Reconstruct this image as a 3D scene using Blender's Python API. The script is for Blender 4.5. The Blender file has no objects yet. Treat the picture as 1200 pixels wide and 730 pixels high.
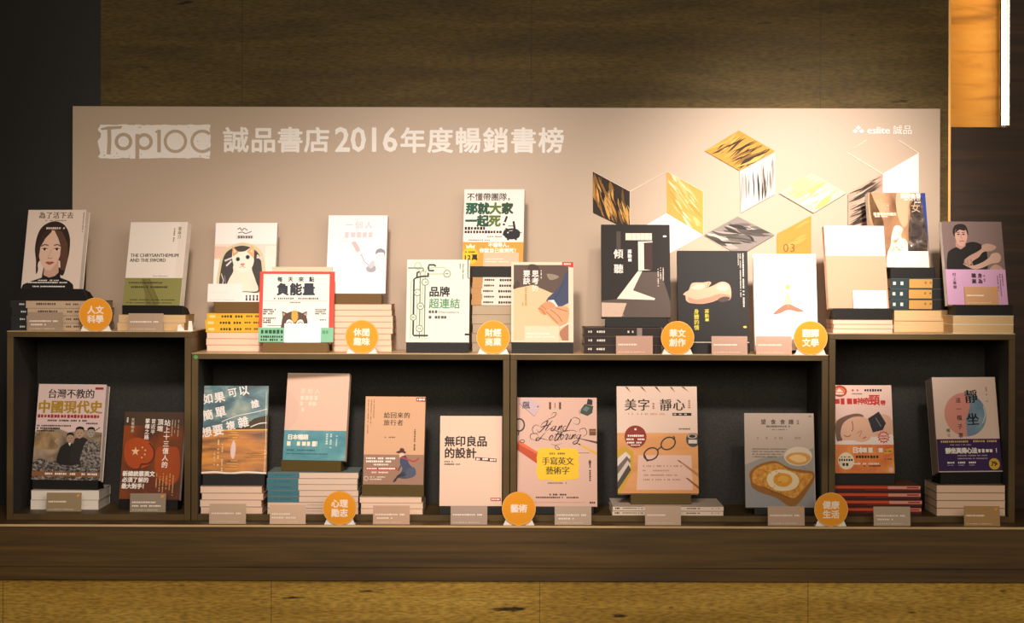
import bpy, math, random
from math import sin, cos, tan, pi, radians
from mathutils import Matrix, Vector
random.seed(7)
SC = bpy.context.scene
COL = SC.collection

# ------------------------------------------------------------------ camera
F, D, CX, HY, ZC, ROLL = 2650.0, 5.3, 600.0, 322.0, 1.50, 0.003
cam = bpy.data.cameras.new('camera'); cam_o = bpy.data.objects.new('camera', cam); COL.objects.link(cam_o)
cam.sensor_width = 36.0; cam.lens = F / 1200.0 * 36.0; cam.shift_y = -(365.0 - HY) / 1200.0
cam.clip_start = 0.05; cam.clip_end = 60
cam_o.matrix_world = Matrix(((cos(ROLL), -sin(ROLL), 0, 0), (0, 0, -1, -D), (sin(ROLL), cos(ROLL), 0, ZC), (0, 0, 0, 1)))
SC.camera = cam_o

# ------------------------------------------------------------------ colour management, world, lights
SC.view_settings.view_transform = 'Standard'; SC.view_settings.look = 'None'
SC.view_settings.gamma = 1.0; SC.view_settings.use_curve_mapping = False
SC.view_settings.exposure = -0.04
W = bpy.data.worlds.new('room_air'); SC.world = W; W.use_nodes = True
W.node_tree.nodes['Background'].inputs[0].default_value = (1.0, 0.86, 0.70, 1)
W.node_tree.nodes['Background'].inputs[1].default_value = 0.065

def spot(name, loc, aim, watts, angle, blend, col=(1.0, 0.85, 0.755), size=0.16):
    l = bpy.data.lights.new(name, 'SPOT'); l.energy = watts; l.spot_size = radians(angle); l.spot_blend = blend
    l.color = col; l.shadow_soft_size = size
    o = bpy.data.objects.new(name, l); COL.objects.link(o); o.location = loc
    o.rotation_euler = (Vector(aim) - Vector(loc)).to_track_quat('-Z', 'Y').to_euler()
    return o
spot('spot_light', (-0.28, -3.1, 2.85), (-0.18, 0.2, 1.34), 470, 24, 0.95)
spot('spot_light', (0.20, -3.1, 2.85), (0.20, 0.2, 1.36), 130, 24, 0.95)
spot('spot_light', (0.82, -3.0, 2.85), (0.71, 0.2, 1.62), 1050, 17, 0.95)
spot('spot_light', (-0.35, -3.1, 2.85), (-0.90, 0.2, 1.30), 215, 22, 0.95)
la = bpy.data.lights.new('front_fill', 'AREA'); la.energy = 84; la.shape = 'RECTANGLE'; la.size = 3.0; la.size_y = 1.0  # unseen soft fill added in front to lift the box interiors and soften shadows
la.color = (1.0, 0.84, 0.64)
lo = bpy.data.objects.new('front_fill', la); COL.objects.link(lo); lo.location = (0.3, -4.2, 2.1)
lo.rotation_euler = (Vector((0.1, 0, 0.7)) - Vector(lo.location)).to_track_quat('-Z', 'Y').to_euler()

# ------------------------------------------------------------------ helpers
def unroll(x, y):
    dx, dy = x - CX, y - HY
    return dx + ROLL * dy, dy - ROLL * dx
def P(x, y, Y):                       # a place on the photograph at depth Y
    dx, dy = unroll(x, y); k = (D + Y) / F
    return dx * k, ZC - dy * k
def PX(x, Y, y=450): return P(x, y, Y)[0]
def M(px, Y): return px * (D + Y) / F  # length of px at depth Y

def lin(h):
    h = h.lstrip('#'); r = []
    for i in (0, 2, 4):
        c = int(h[i:i + 2], 16) / 255.0
        r.append(c / 12.92 if c <= 0.04045 else ((c + 0.055) / 1.055) ** 2.4)
    return tuple(r) + (1.0,)
_m = {}
def mat(h, rough=0.6, metal=0.0, spec=0.25):
    key = (h, rough, metal, spec)
    if key in _m: return _m[key]
    m = bpy.data.materials.new('paint_' + h.strip('#')); m.use_nodes = True
    b = m.node_tree.nodes['Principled BSDF']
    b.inputs['Base Color'].default_value = lin(h); b.inputs['Roughness'].default_value = rough
    b.inputs['Metallic'].default_value = metal; b.inputs['Specular IOR Level'].default_value = spec
    _m[key] = m; return m
def node_mat(name, rough, stops, scale, stretch=(1, 1, 1), detail=6, coords='Object', distort=0.0, bump=0.0, spec=0.25):
    m = bpy.data.materials.new(name); m.use_nodes = True; t = m.node_tree; N = t.nodes; L = t.links
    b = N['Principled BSDF']; b.inputs['Roughness'].default_value = rough; b.inputs['Specular IOR Level'].default_value = spec
    tc = N.new('ShaderNodeTexCoord'); mp = N.new('ShaderNodeMapping'); mp.inputs['Scale'].default_value = stretch
    if coords == 'World':
        g = N.new('ShaderNodeNewGeometry'); L.new(g.outputs['Position'], mp.inputs['Vector'])
    else:
        L.new(tc.outputs[coords], mp.inputs['Vector'])
    n = N.new('ShaderNodeTexNoise'); n.inputs['Scale'].default_value = scale; n.inputs['Detail'].default_value = detail
    n.inputs['Distortion'].default_value = distort
    L.new(mp.outputs['Vector'], n.inputs['Vector'])
    r = N.new('ShaderNodeValToRGB'); e = r.color_ramp.elements
    while len(e) > 1: e.remove(e[0])
    e[0].position = stops[0][0]; e[0].color = lin(stops[0][1])
    for p, c in stops[1:]:
        q = e.new(p); q.color = lin(c)
    L.new(n.outputs['Fac'], r.inputs['Fac']); L.new(r.outputs['Color'], b.inputs['Base Color'])
    if bump:
        bp = N.new('ShaderNodeBump'); bp.inputs['Strength'].default_value = bump; bp.inputs['Distance'].default_value = 0.002
        L.new(n.outputs['Fac'], bp.inputs['Height']); L.new(bp.outputs['Normal'], b.inputs['Normal'])
    return m
def stone_mat(name, stops, joints):
    m = node_mat(name, 0.6, stops, 3.0, (0.8, 0.8, 7.0), 12, 'World', 0.6)
    t = m.node_tree; N = t.nodes; L = t.links; b = N['Principled BSDF']
    src = b.inputs['Base Color'].links[0].from_socket
    g = N.new('ShaderNodeNewGeometry')
    mp = N.new('ShaderNodeMapping'); mp.inputs['Scale'].default_value = (9, 9, 42); L.new(g.outputs['Position'], mp.inputs['Vector'])
    v = N.new('ShaderNodeTexNoise'); v.inputs['Scale'].default_value = 1.0; v.inputs['Detail'].default_value = 4
    L.new(mp.outputs['Vector'], v.inputs['Vector'])
    r = N.new('ShaderNodeValToRGB'); r.color_ramp.elements[0].position = 0.27; r.color_ramp.elements[0].color = (0.12, 0.10, 0.09, 1)
    r.color_ramp.elements[1].position = 0.33; r.color_ramp.elements[1].color = (1, 1, 1, 1)
    L.new(v.outputs['Fac'], r.inputs['Fac'])
    mx = N.new('ShaderNodeMix'); mx.data_type = 'RGBA'; mx.blend_type = 'MULTIPLY'; mx.inputs['Factor'].default_value = 1.0
    L.new(src, mx.inputs['A']); L.new(r.outputs['Color'], mx.inputs['B'])
    fine = N.new('ShaderNodeTexNoise'); fine.inputs['Scale'].default_value = 110; fine.inputs['Detail'].default_value = 5
    fm = N.new('ShaderNodeMapping'); fm.inputs['Scale'].default_value = (0.5, 0.5, 2.5); L.new(g.outputs['Position'], fm.inputs['Vector'])
    L.new(fm.outputs['Vector'], fine.inputs['Vector'])
    fr = N.new('ShaderNodeValToRGB'); fr.color_ramp.elements[0].position = 0.3; fr.color_ramp.elements[0].color = (0.5, 0.48, 0.45, 1)
    fr.color_ramp.elements[1].position = 0.62; fr.color_ramp.elements[1].color = (1, 1, 1, 1)
    L.new(fine.outputs['Fac'], fr.inputs['Fac'])
    m2 = N.new('ShaderNodeMix'); m2.data_type = 'RGBA'; m2.blend_type = 'MULTIPLY'; m2.inputs['Factor'].default_value = 1.0
    L.new(mx.outputs['Result'], m2.inputs['A']); L.new(fr.outputs['Color'], m2.inputs['B'])
    out = m2.outputs['Result']
    # vertical joints between the slabs
    sx = N.new('ShaderNodeSeparateXYZ'); L.new(g.outputs['Position'], sx.inputs[0])
    a = N.new('ShaderNodeMath'); a.operation = 'SUBTRACT'; a.inputs[1].default_value = joints[0]; L.new(sx.outputs['X'], a.inputs[0])
    dv = N.new('ShaderNodeMath'); dv.operation = 'DIVIDE'; dv.inputs[1].default_value = joints[1]; L.new(a.outputs[0], dv.inputs[0])
    fc = N.new('ShaderNodeMath'); fc.operation = 'FRACT'; L.new(dv.outputs[0], fc.inputs[0])
    lt = N.new('ShaderNodeMath'); lt.operation = 'LESS_THAN'; lt.inputs[1].default_value = 0.0035; L.new(fc.outputs[0], lt.inputs[0])
    m3 = N.new('ShaderNodeMix'); m3.data_type = 'RGBA'; m3.blend_type = 'MIX'
    sc = N.new('ShaderNodeMath'); sc.operation = 'MULTIPLY'; sc.inputs[1].default_value = 0.55; L.new(lt.outputs[0], sc.inputs[0])
    L.new(sc.outputs[0], m3.inputs['Factor']); L.new(out, m3.inputs['A']); m3.inputs['B'].default_value = (0.03, 0.022, 0.01, 1)
    L.new(m3.outputs['Result'], b.inputs['Base Color'])
    return m

BLACK = mat('#171615', 0.55, 0.0, 0.3); OLIVE = mat('#55441c', 0.45); BROWNSTAND = mat('#6b5026', 0.45)
WOOD = node_mat('walnut_frame', 0.5, [(0.3, '#46361c'), (0.5, '#554323'), (0.7, '#624f2c')], 6, (1, 1, 1), 6, 'World', 0.4)
BEAM = node_mat('walnut_beam', 0.5, [(0.3, '#453522'), (0.5, '#584222'), (0.72, '#69502a')], 5, (0.5, 0.5, 14), 6, 'World', 0.5)
WOOD_LIT = node_mat('walnut_lit', 0.38, [(0.3, '#c2a274'), (0.6, '#d6b88c')], 8, (0.7, 3, 3), 6, 'World', 0.4)  # paler walnut copy; the highlight on edges and tops is in the colour
FELT = node_mat('black_felt', 0.9, [(0.3, '#2f2e2c'), (0.7, '#3d3c39')], 300, (1, 1, 1), 3, 'World')
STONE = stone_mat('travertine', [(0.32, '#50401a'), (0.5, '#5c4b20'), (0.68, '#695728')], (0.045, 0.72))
STONE_LIT = stone_mat('travertine_lit', [(0.32, '#b28c38'), (0.5, '#c69e42'), (0.68, '#d6b052')], (0.065, 0.62))  # same stone as the wall, paler to put its brighter light into the colour
DARKWALL = mat('#181818', 0.35)
DARKWOOD = node_mat('dark_wood_panel', 0.45, [(0.35, '#2b1d12'), (0.55, '#3d2818'), (0.75, '#523417')], 4, (0.6, 0.6, 10), 6, 'World', 0.6)
AMBER = node_mat('amber_wood', 0.5, [(0.25, '#9a6420'), (0.45, '#e09c3c'), (0.7, '#eaac4c')], 3.2, (1.2, 1.2, 7), 5, 'World', 0.8)
BRASS = mat('#c0935a', 0.35, 0.8)
BOARDH = '#b6a08a'
BOARD = mat(BOARDH, 0.42, 0.0, 0.5)
PAGES = node_mat('page_edges', 0.8, [(0.35, '#d9c4a8'), (0.65, '#efe0c8')], 40, (0.1, 0.1, 40), 3, 'Object')
PAGES_W = node_mat('page_edges_white', 0.8, [(0.35, '#ded3c8'), (0.65, '#f0e8de')], 40, (0.1, 0.1, 40), 3, 'Object')
PAGES_T = node_mat('page_edges_tan', 0.8, [(0.35, '#c9a878'), (0.65, '#e0c294')], 40, (0.1, 0.1, 40), 3, 'Object')
PAGES_P = node_mat('page_edges_pink', 0.8, [(0.35, '#e3bfa6'), (0.65, '#f0d2ba')], 40, (0.1, 0.1, 40), 3, 'Object')
PAGES_G = node_mat('page_edges_grey', 0.8, [(0.35, '#a8977f'), (0.65, '#bdac94')], 40, (0.1, 0.1, 40), 3, 'Object')
CLEAR = mat('#f0ece6', 0.2)

def mesh_obj(name, verts, faces, mats, idx=None, parent=None, smooth=False):
    me = bpy.data.meshes.new(name); me.from_pydata(verts, [], faces)
    if not isinstance(mats, (list, tuple)): mats = [mats]
    for m in mats: me.materials.append(m)
    if idx: me.polygons.foreach_set('material_index', idx)
    if smooth: me.polygons.foreach_set('use_smooth', [True] * len(me.polygons))
    me.update()
    o = bpy.data.objects.new(name, me); COL.objects.link(o)
    if parent is not None: o.parent = parent
    return o
class MB:
    def __init__(s): s.v = []; s.f = []; s.i = []; s.m = []
    def mi(s, m):
        if m not in s.m: s.m.append(m)
        return s.m.index(m)
    def hexa(s, c, m):                # eight corners: bottom loop then top loop
        b = len(s.v); s.v += [tuple(p) for p in c]; k = s.mi(m)
        for q in ((0, 3, 2, 1), (4, 5, 6, 7), (0, 1, 5, 4), (1, 2, 6, 5), (2, 3, 7, 6), (3, 0, 4, 7)):
            s.f.append(tuple(b + j for j in q)); s.i.append(k)
    def box(s, x0, x1, y0, y1, z0, z1, m):
        s.hexa([(x0, y0, z0), (x1, y0, z0), (x1, y1, z0), (x0, y1, z0), (x0, y0, z1), (x1, y0, z1), (x1, y1, z1), (x0, y1, z1)], m)
    def prism_x(s, prof, x0, x1, m):  # (y, z) outline pushed along x
        b = len(s.v); n = len(prof); k = s.mi(m)
        s.v += [(x0, y, z) for y, z in prof] + [(x1, y, z) for y, z in prof]
        s.f.append(tuple(b + j for j in range(n - 1, -1, -1))); s.f.append(tuple(b + n + j for j in range(n))); s.i += [k, k]
        for j in range(n):
            q = (j + 1) % n; s.f.append((b + j, b + q, b + n + q, b + n + j)); s.i.append(k)
    def prism_y(s, prof, y0, y1, m):  # (x, z) outline pushed along y
        b = len(s.v); n = len(prof); k = s.mi(m)
        s.v += [(x, y0, z) for x, z in prof] + [(x, y1, z) for x, z in prof]
        s.f.append(tuple(b + j for j in range(n))); s.f.append(tuple(b + n + j for j in range(n - 1, -1, -1))); s.i += [k, k]
        for j in range(n):
            q = (j + 1) % n; s.f.append((b + j, b + n + j, b + n + q, b + q)); s.i.append(k)
    def tube(s, p0, p1, r, m, n=16):
        p0, p1 = Vector(p0), Vector(p1); a = (p1 - p0).normalized()
        u = a.orthogonal().normalized(); w = a.cross(u); b = len(s.v); k = s.mi(m)
        for p in (p0, p1):
            for j in range(n):
                t = 2 * pi * j / n; s.v.append(tuple(p + r * (cos(t) * u + sin(t) * w)))
        for j in range(n):
            q = (j + 1) % n; s.f.append((b + j, b + q, b + n + q, b + n + j)); s.i.append(k)
        s.f.append(tuple(b + j for j in range(n - 1, -1, -1))); s.f.append(tuple(b + n + j for j in range(n))); s.i += [k, k]
    def build(s, name, parent=None, bevel=0.0):
        o = mesh_obj(name, s.v, s.f, s.m, s.i, parent)
        if bevel:
            b = o.modifiers.new('bevel', 'BEVEL'); b.width = bevel; b.segments = 2; b.limit_method = 'ANGLE'
        return o
def thing(name, label, cat, loc=(0, 0, 0), rotz=0.0, group=None):
    o = bpy.data.objects.new(name, None); COL.objects.link(o); o.empty_display_size = 0.05
    o.location = loc; o.rotation_euler = (0, 0, rotz)
    return tag(o, label, cat, group)
def tag(o, label, cat, group=None):
    o['label'] = label; o['category'] = cat
    if len(label.split()) > 16: print('LONG', len(label.split()), label)
    if group: o['group'] = group
    return o
def struct(o): o['kind'] = 'structure'; return o

# ---- lettering
_fc = bpy.data.curves.new('lettering', 'FONT'); _fc.resolution_u = 2
_fo = bpy.data.objects.new('lettering', _fc); _glyph = {}
def glyph(s):
    if s not in _glyph:
        _fc.body = s; me = bpy.data.meshes.new_from_object(_fo)
        _glyph[s] = ([(v.co.x, v.co.y) for v in me.vertices], [tuple(p.vertices) for p in me.polygons])
        bpy.data.meshes.remove(me)
    return _glyph[s]
def spline(pts, closed=True, n=6):
    out = []; N = len(pts); rng = range(N if closed else N - 1)
    for i in rng:
        g = (lambda j: pts[j % N]) if closed else (lambda j: pts[min(max(j, 0), N - 1)])
        a, b, c, d = g(i - 1), g(i), g(i + 1), g(i + 2)
        for k in range(n):
            t = k / n
            out.append(tuple(0.5 * (2 * b[q] + (c[q] - a[q]) * t + (2 * a[q] - 5 * b[q] + 4 * c[q] - d[q]) * t * t + (3 * b[q] - a[q] - 3 * c[q] + d[q]) * t ** 3) for q in (0, 1)))
    if not closed: out.append(pts[-1])
    return out
class Art:
    """flat printing; coordinates are given from the top left corner, y down; mapper turns them into places"""
    STEP = 0.00002
    def __init__(s, mapper, clip=None): s.map = mapper; s.layer = 0; s.parts = {}; s.part = 'cover_print'; s.clip = clip
    def to(s, part): s.part = part; return s
    def add(s, pts, faces, m):
        if s.clip:
            w, h = s.clip; pts = [(min(max(x, 0), w), min(max(y, 0), h)) for x, y in pts]
        mb = s.parts.setdefault(s.part, MB()); b = len(mb.v); k = mb.mi(mat(m) if isinstance(m, str) else m)
        off = 0.0003 + s.layer * s.STEP
        mb.v += [s.map(x, y, off) for x, y in pts]
        for f in faces: mb.f.append(tuple(b + j for j in f)); mb.i.append(k)
    def poly(s, pts, m): s.layer += 1; s.add(pts, [tuple(range(len(pts)))], m); return s
    def rect(s, x, y, w, h, m): return s.poly([(x, y), (x, y + h), (x + w, y + h), (x + w, y)], m)
    def blob(s, pts, m, n=6): return s.poly(spline(pts, True, n), m)
    def ell(s, cx, cy, rx, ry, m, n=28, rot=0.0):
        c, q = cos(rot), sin(rot)
        return s.poly([(cx + rx * cos(2 * pi * k / n) * c - ry * sin(2 * pi * k / n) * q, cy + rx * cos(2 * pi * k / n) * q + ry * sin(2 * pi * k / n) * c) for k in range(n)], m)
    def ring(s, cx, cy, rx, ry, wd, m, n=28, rot=0.0, a0=0.0, a1=2 * pi):
        s.layer += 1; c, q = cos(rot), sin(rot); pts = []; fs = []
        for k in range(n + 1):
            t = a0 + (a1 - a0) * k / n
            for e in (0, wd):
                ex, ey = (rx - e) * cos(t), (ry - e) * sin(t); pts.append((cx + ex * c - ey * q, cy + ex * q + ey * c))
        for k in range(n): fs.append((2 * k, 2 * k + 1, 2 * k + 3, 2 * k + 2))
        s.add(pts, fs, m); return s
    def line(s, pts, wd, m, curve=False, taper=False):
        s.layer += 1
        if curve: pts = spline(pts, False, 6)
        out = []; fs = []; n = len(pts)
        for k in range(n):
            a, b = pts[max(k - 1, 0)], pts[min(k + 1, n - 1)]
            dx, dy = b[0] - a[0], b[1] - a[1]; L = math.hypot(dx, dy) or 1
            e = wd / 2 * (sin(pi * (k + 0.35) / (n - 0.3)) if taper else 1)
            out += [(pts[k][0] - dy / L * e, pts[k][1] + dx / L * e), (pts[k][0] + dy / L * e, pts[k][1] - dx / L * e)]
        for k in range(n - 1): fs.append((2 * k, 2 * k + 1, 2 * k + 3, 2 * k + 2))
        s.add(out, fs, m); return s
    def star(s, cx, cy, r, m, n=5, inner=0.4, rot=-pi / 2):
        pts = [];
        for k in range(2 * n):
            q = r if k % 2 == 0 else r * inner; t = rot + pi * k / n; pts.append((cx + q * cos(t), cy + q * sin(t)))
        s.layer += 1; b = [(cx, cy)] + pts
        s.add(b, [(0, k + 1, (k + 1) % (2 * n) + 1) for k in range(2 * n)], m); return s
    def put(s, ch, x, y, sx, sy, m, bx=0.0, by=0.0, rot=0.0, skew=0.0):
        v, f = glyph(ch); c, q = cos(rot), sin(rot)
        offs = [(0, 0)]
        if bx: offs += [(bx, 0), (-bx, 0)]
        if by: offs += [(0, by), (0, -by)]
        if bx and by: offs += [(bx * .7, by * .7), (-bx * .7, -by * .7), (bx * .7, -by * .7), (-bx * .7, by * .7)]
        for ci, (ox, oy) in enumerate(offs):
            pts = []; s.layer += 0.2
            for a, b in v:
                ex, ey = a * sx + skew * b * sy + ox, -b * sy + oy; pts.append((x + ex * c - ey * q, y + ex * q + ey * c))
            s.add(pts, f, m)
    def cjk(s, t, x, y, size, m, b=0.0, vert=False, pitch=None, by=None, rot=0.0, wide=1.0):
        s.layer += 1; pitch = pitch or size; by = b if by is None else by
        for k, ch in enumerate(t):
            px, py = (x, y + k * pitch) if vert else (x + k * pitch * cos(rot), y + k * pitch * sin(rot))
            s.put(ch, px, py + size * 0.88, size * wide, size, m, b * size, by * size, rot)
        return s
    def latin(s, t, x, ybase, cap, m, width=None, b=0.0, by=0.0, skew=0.0):
        s.layer += 1; v, f = glyph(t); sc = cap / 0.69
        sx = width / max(p[0] for p in v) if width else sc
        s.put(t, x, ybase, sx, sc, m, b * cap, by * cap, 0, skew); return s
    def dash(s, x, y, w, h, m, vert=False, fill=0.86):  # a line of print too small to read
        s.layer += 1; L = w; pts = []; fs = []; c = 0.0; rnd = random.Random(int(x * 7 + y * 13 + w))
        while c < L - h * 0.4:
            if rnd.random() < fill:
                a = h * rnd.uniform(0.6, 0.85); g = h * rnd.uniform(0.0, 0.12); b = len(pts)
                q = [(c, g), (c, h - g), (c + a, h - g), (c + a, g)] if not vert else [(g, c), (g, c + a), (h - g, c + a), (h - g, c)]
                pts += [(x + i, y + j) for i, j in q]; fs.append((b, b + 1, b + 2, b + 3))
            c += h
        if pts: s.add(pts, fs, m)
        return s
    def build(s, parent):
        return {k: mb.build(k, parent) for k, mb in s.parts.items()}

# ------------------------------------------------------------------ the setting
ZLEDGE = 0.922; TH = 0.0142; ZFL = ZLEDGE + TH
ZOUT = 1.365; ZMID = 1.3145; BD = 0.28
X0, X1, X2, X3, X4 = -1.184, -0.751, -0.004, 0.743, 1.181
WALLY = 0.33
XBL = PX(118, WALLY, 60); XBR = PX(1111, WALLY, 60)
b = MB(); b.box(-6, 6, -6, 0.6, -0.05, 0, mat('#4a3a28', 0.4)); struct(b.build('floor'))
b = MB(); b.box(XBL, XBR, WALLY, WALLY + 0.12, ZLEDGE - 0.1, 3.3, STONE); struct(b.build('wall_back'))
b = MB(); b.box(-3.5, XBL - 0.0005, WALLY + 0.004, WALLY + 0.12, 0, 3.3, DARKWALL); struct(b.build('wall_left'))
b = MB(); b.box(-3.5, 3.5, -0.075, WALLY - 0.002, 0, 0.7935, STONE_LIT); struct(b.build('wall_front'))
b = MB(); b.box(-3.5, 3.5, -0.087, WALLY - 0.001, 0.8235, ZLEDGE, BEAM); struct(b.build('trim_1', bevel=0.002))
b = MB(); b.box(-3.5, 3.5, -0.0915, -0.0871, ZLEDGE - 0.0055, ZLEDGE, WOOD_LIT); struct(b.build('edge_highlight', bevel=0.0012))  # pale strip painted as the highlight along the ledge edge
b = MB(); b.box(-3.5, 3.5, -0.087, WALLY - 0.001, 0.794, 0.8233, BEAM); struct(b.build('trim_2'))
b = MB(); b.box(XBR, XBR + 0.006, WALLY - 0.006, 0.62, ZLEDGE, 3.3, BRASS); struct(b.build('trim_3'))
# right of the brass edge: dark wood with a lit recess
RY = 0.40
nx0, nx1 = XBR + 0.006, PX(1183, RY, 80); nz = P(1140, 149, RY)[1]; RB = 0.50
b = MB()
b.box(nx0, 3.5, RY, RY + 0.3, 0, nz, DARKWOOD)
b.box(nx1, 3.5, RY, RY + 0.3, nz, 3.3, DARKWOOD)
b.box(nx0, nx1, RB + 0.01, RB + 0.03, nz, 3.3, DARKWOOD)
struct(b.build('wall_right'))
b = MB(); b.box(nx0 + 0.001, nx1 - 0.001, RB, RB + 0.008, nz + 0.001, 3.3, AMBER); struct(b.build('trim_4'))
lt = thing('light_tube', 'upright glowing white light tube at the right edge of the amber wood recess', 'light', (PX(1176.5, RY + 0.03, 80), RY + 0.03, nz + 0.001))
EM = bpy.data.materials.new('tube_glow'); EM.use_nodes = True
_p = EM.node_tree.nodes['Principled BSDF']; _p.inputs['Emission Color'].default_value = (1, 0.80, 0.50, 1); _p.inputs['Emission Strength'].default_value = 26.0
b = MB(); b.tube((0, 0, 0.006), (0, 0, 1.3), 0.0055, EM); b.build('tube', lt)
b = MB(); b.tube((0, 0, 0), (0, 0, 0.006), 0.009, mat('#b0a898', 0.4)); b.build('end_cap', lt)
b = MB(); b.box(-0.004, 0.004, 0.007, 0.028, 0.0, 1.3, mat('#3a2a1a')); b.build('holder', lt)

# ------------------------------------------------------------------ shelf boxes
def shelf_box(label, xa, xb, ztop, fa=0.0, ta=0.0):
    t = thing('shelf_box', label, 'shelf', ((xa + xb) / 2, 0, ZLEDGE), 0, 'open wooden shelf boxes'); w = (xb - xa) / 2 - 0.0008; h = ztop - ZLEDGE
    ts = 0.0150
    b = MB(); b.box(-w, w, 0, BD, h - TH, h - 0.0014, WOOD); tp = b.build('top_panel', t, 0.0008)
    b = MB(); b.box(-w, w, 0.0002, BD, h - 0.0014, h, WOOD_LIT); b.build('lit_top', tp)  # paler upper face, the strong top light put into its colour
    b = MB(); b.box(-w + ts, w - ts, 0, BD, 0, TH, WOOD); b.build('bottom_panel', t, 0.0008)
    for s in (-1, 1):
        b = MB(); b.box(min(s * w, s * (w - ts)), max(s * w, s * (w - ts)), 0, BD, 0, h - TH, WOOD); b.build('side_panel', t, 0.0008)
    b = MB(); b.box(-w + ts, w - ts, BD - 0.012, BD - 0.002, TH, h - TH, FELT); b.build('back_panel', t)
    b = MB(); e = 0.0006
    for s in (-1, 1): b.box(min(s * (w - ts), s * (w - ts - e)), max(s * (w - ts), s * (w - ts - e)), 0.004, BD - 0.013, TH + e, h - TH - e, FELT)
    b.box(-w + ts, w - ts, 0.004, BD - 0.013, h - TH - e, h - TH, FELT); b.build('lining', t)
    return t
shelf_box('tall open dark wood shelf box at the left end of the ledge', X0, X1, ZOUT)
shelf_box('low wide wood shelf box under the cat, red bordered and pipe drawing books', X1, X2, ZMID)
shelf_box('low wide wood shelf box under the two black covered books and round yellow signs', X2, X3, ZMID)
shelf_box('tall open wood shelf box at the right end of the ledge', X3, X4, ZOUT)
b = MB(); x, z = P(229.5, 418.5, 0); b.tube((x, -0.0012, z), (x, -0.0001, z), 0.0048, mat('#4f9a4a', 0.4), 20)
tag(b.build('sticker'), 'tiny round green sticker on the top left corner of a low shelf box', 'sticker')

# ------------------------------------------------------------------ the display board
BY = 0.292
bx0, bz1 = P(85, 124.2, BY); bx1 = P(1102, 127, BY)[0]
brd = thing('display_board', 'wide taupe display board with white lettering standing behind the shelf boxes', 'board', ((bx0 + bx1) / 2, BY, ZLEDGE))
hw = (bx1 - bx0) / 2
b = MB(); b.box(-hw, hw, 0, 0.028, 0, bz1 - ZLEDGE, BOARD); pnl = b.build('panel', brd, 0.0012)
bcx = (bx0 + bx1) / 2
def board_map(x, y, off):
    X, Z = P(x, y, BY); return (X - bcx, -off, Z - ZLEDGE)
WH = '#f8f4f0'
A = Art(board_map)
A.to('title_lettering')
for ch, x in zip('誠品書店', (261, 293, 324.5, 356)): A.cjk(ch, x, 148.2, 31, WH, 0.024)
A.latin('2016', 392, 177.2, 27.5, WH, 73, 0.03, 0.03)
for ch, x in zip('年度暢銷書榜', (468.5, 500.5, 533, 565.5, 598, 630.5)): A.cjk(ch, x, 148.8, 31, WH, 0.024)
A.to('logo_patch')
rr = random.Random(3); edge = []
for k in range(26): edge.append((117 + k * 5.1, 146 + rr.uniform(-0.4, 0.9)))
for k in range(9): edge.append((246 + rr.uniform(-2.2, 1.5), 147 + k * 4.6))
for k in range(26): edge.append((246 - k * 5.1, 185.5 + rr.uniform(-0.9, 0.6)))
for k in range(9): edge.append((116 + rr.uniform(-2.0, 2.5), 184 - k * 4.6))
A.poly(edge[::-1], '#f4eeea')
A.to('logo_lettering')
BC = BOARD
A.poly([(118, 150.5), (119, 152.5), (142, 150.8), (143.5, 147.5), (126, 148.2)], BC)
A.line([(128, 150), (128.3, 166), (127.4, 181)], 4.6, BC)
A.ring(144.8, 166, 10.4, 10.4, 4.0, BC)
A.line([(161, 157), (161, 187)], 4.6, BC); A.ring(169.2, 166, 10, 10, 4.0, BC)
A.line([(182.5, 155), (187, 153)], 2.6, BC); A.line([(186.5, 152), (186.5, 178.5)], 4.2, BC)
A.ring(205.6, 165.6, 13.8, 13.8, 3.6, BC); A.ring(237, 165.6, 13.8, 13.8, 3.6, BC, 28, 0, 0.75, 2 * pi - 0.75)
for k in range(26):
    x = rr.uniform(117, 246); y = rr.choice([rr.uniform(146, 151), rr.uniform(180, 185.5), rr.uniform(148, 184)]); A.ell(x, y, rr.uniform(0.3, 1.4), rr.uniform(0.3, 0.7), BC, 7)
# small mark at the upper right
A.to('small_logo')
for cx, cy in ((1005.8, 149.8), (1002.2, 153.8), (1009.6, 153.8)): A.poly([(cx, cy - 2.6), (cx - 3.1, cy), (cx, cy + 2.4), (cx + 3.1, cy)], WH)
A.latin('eslite', 1016, 156.6, 8.0, WH, 26.5, 0.05, 0.0)
A.cjk('誠品', 1046, 146.4, 11.5, WH, 0.0, by=0.0)
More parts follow.
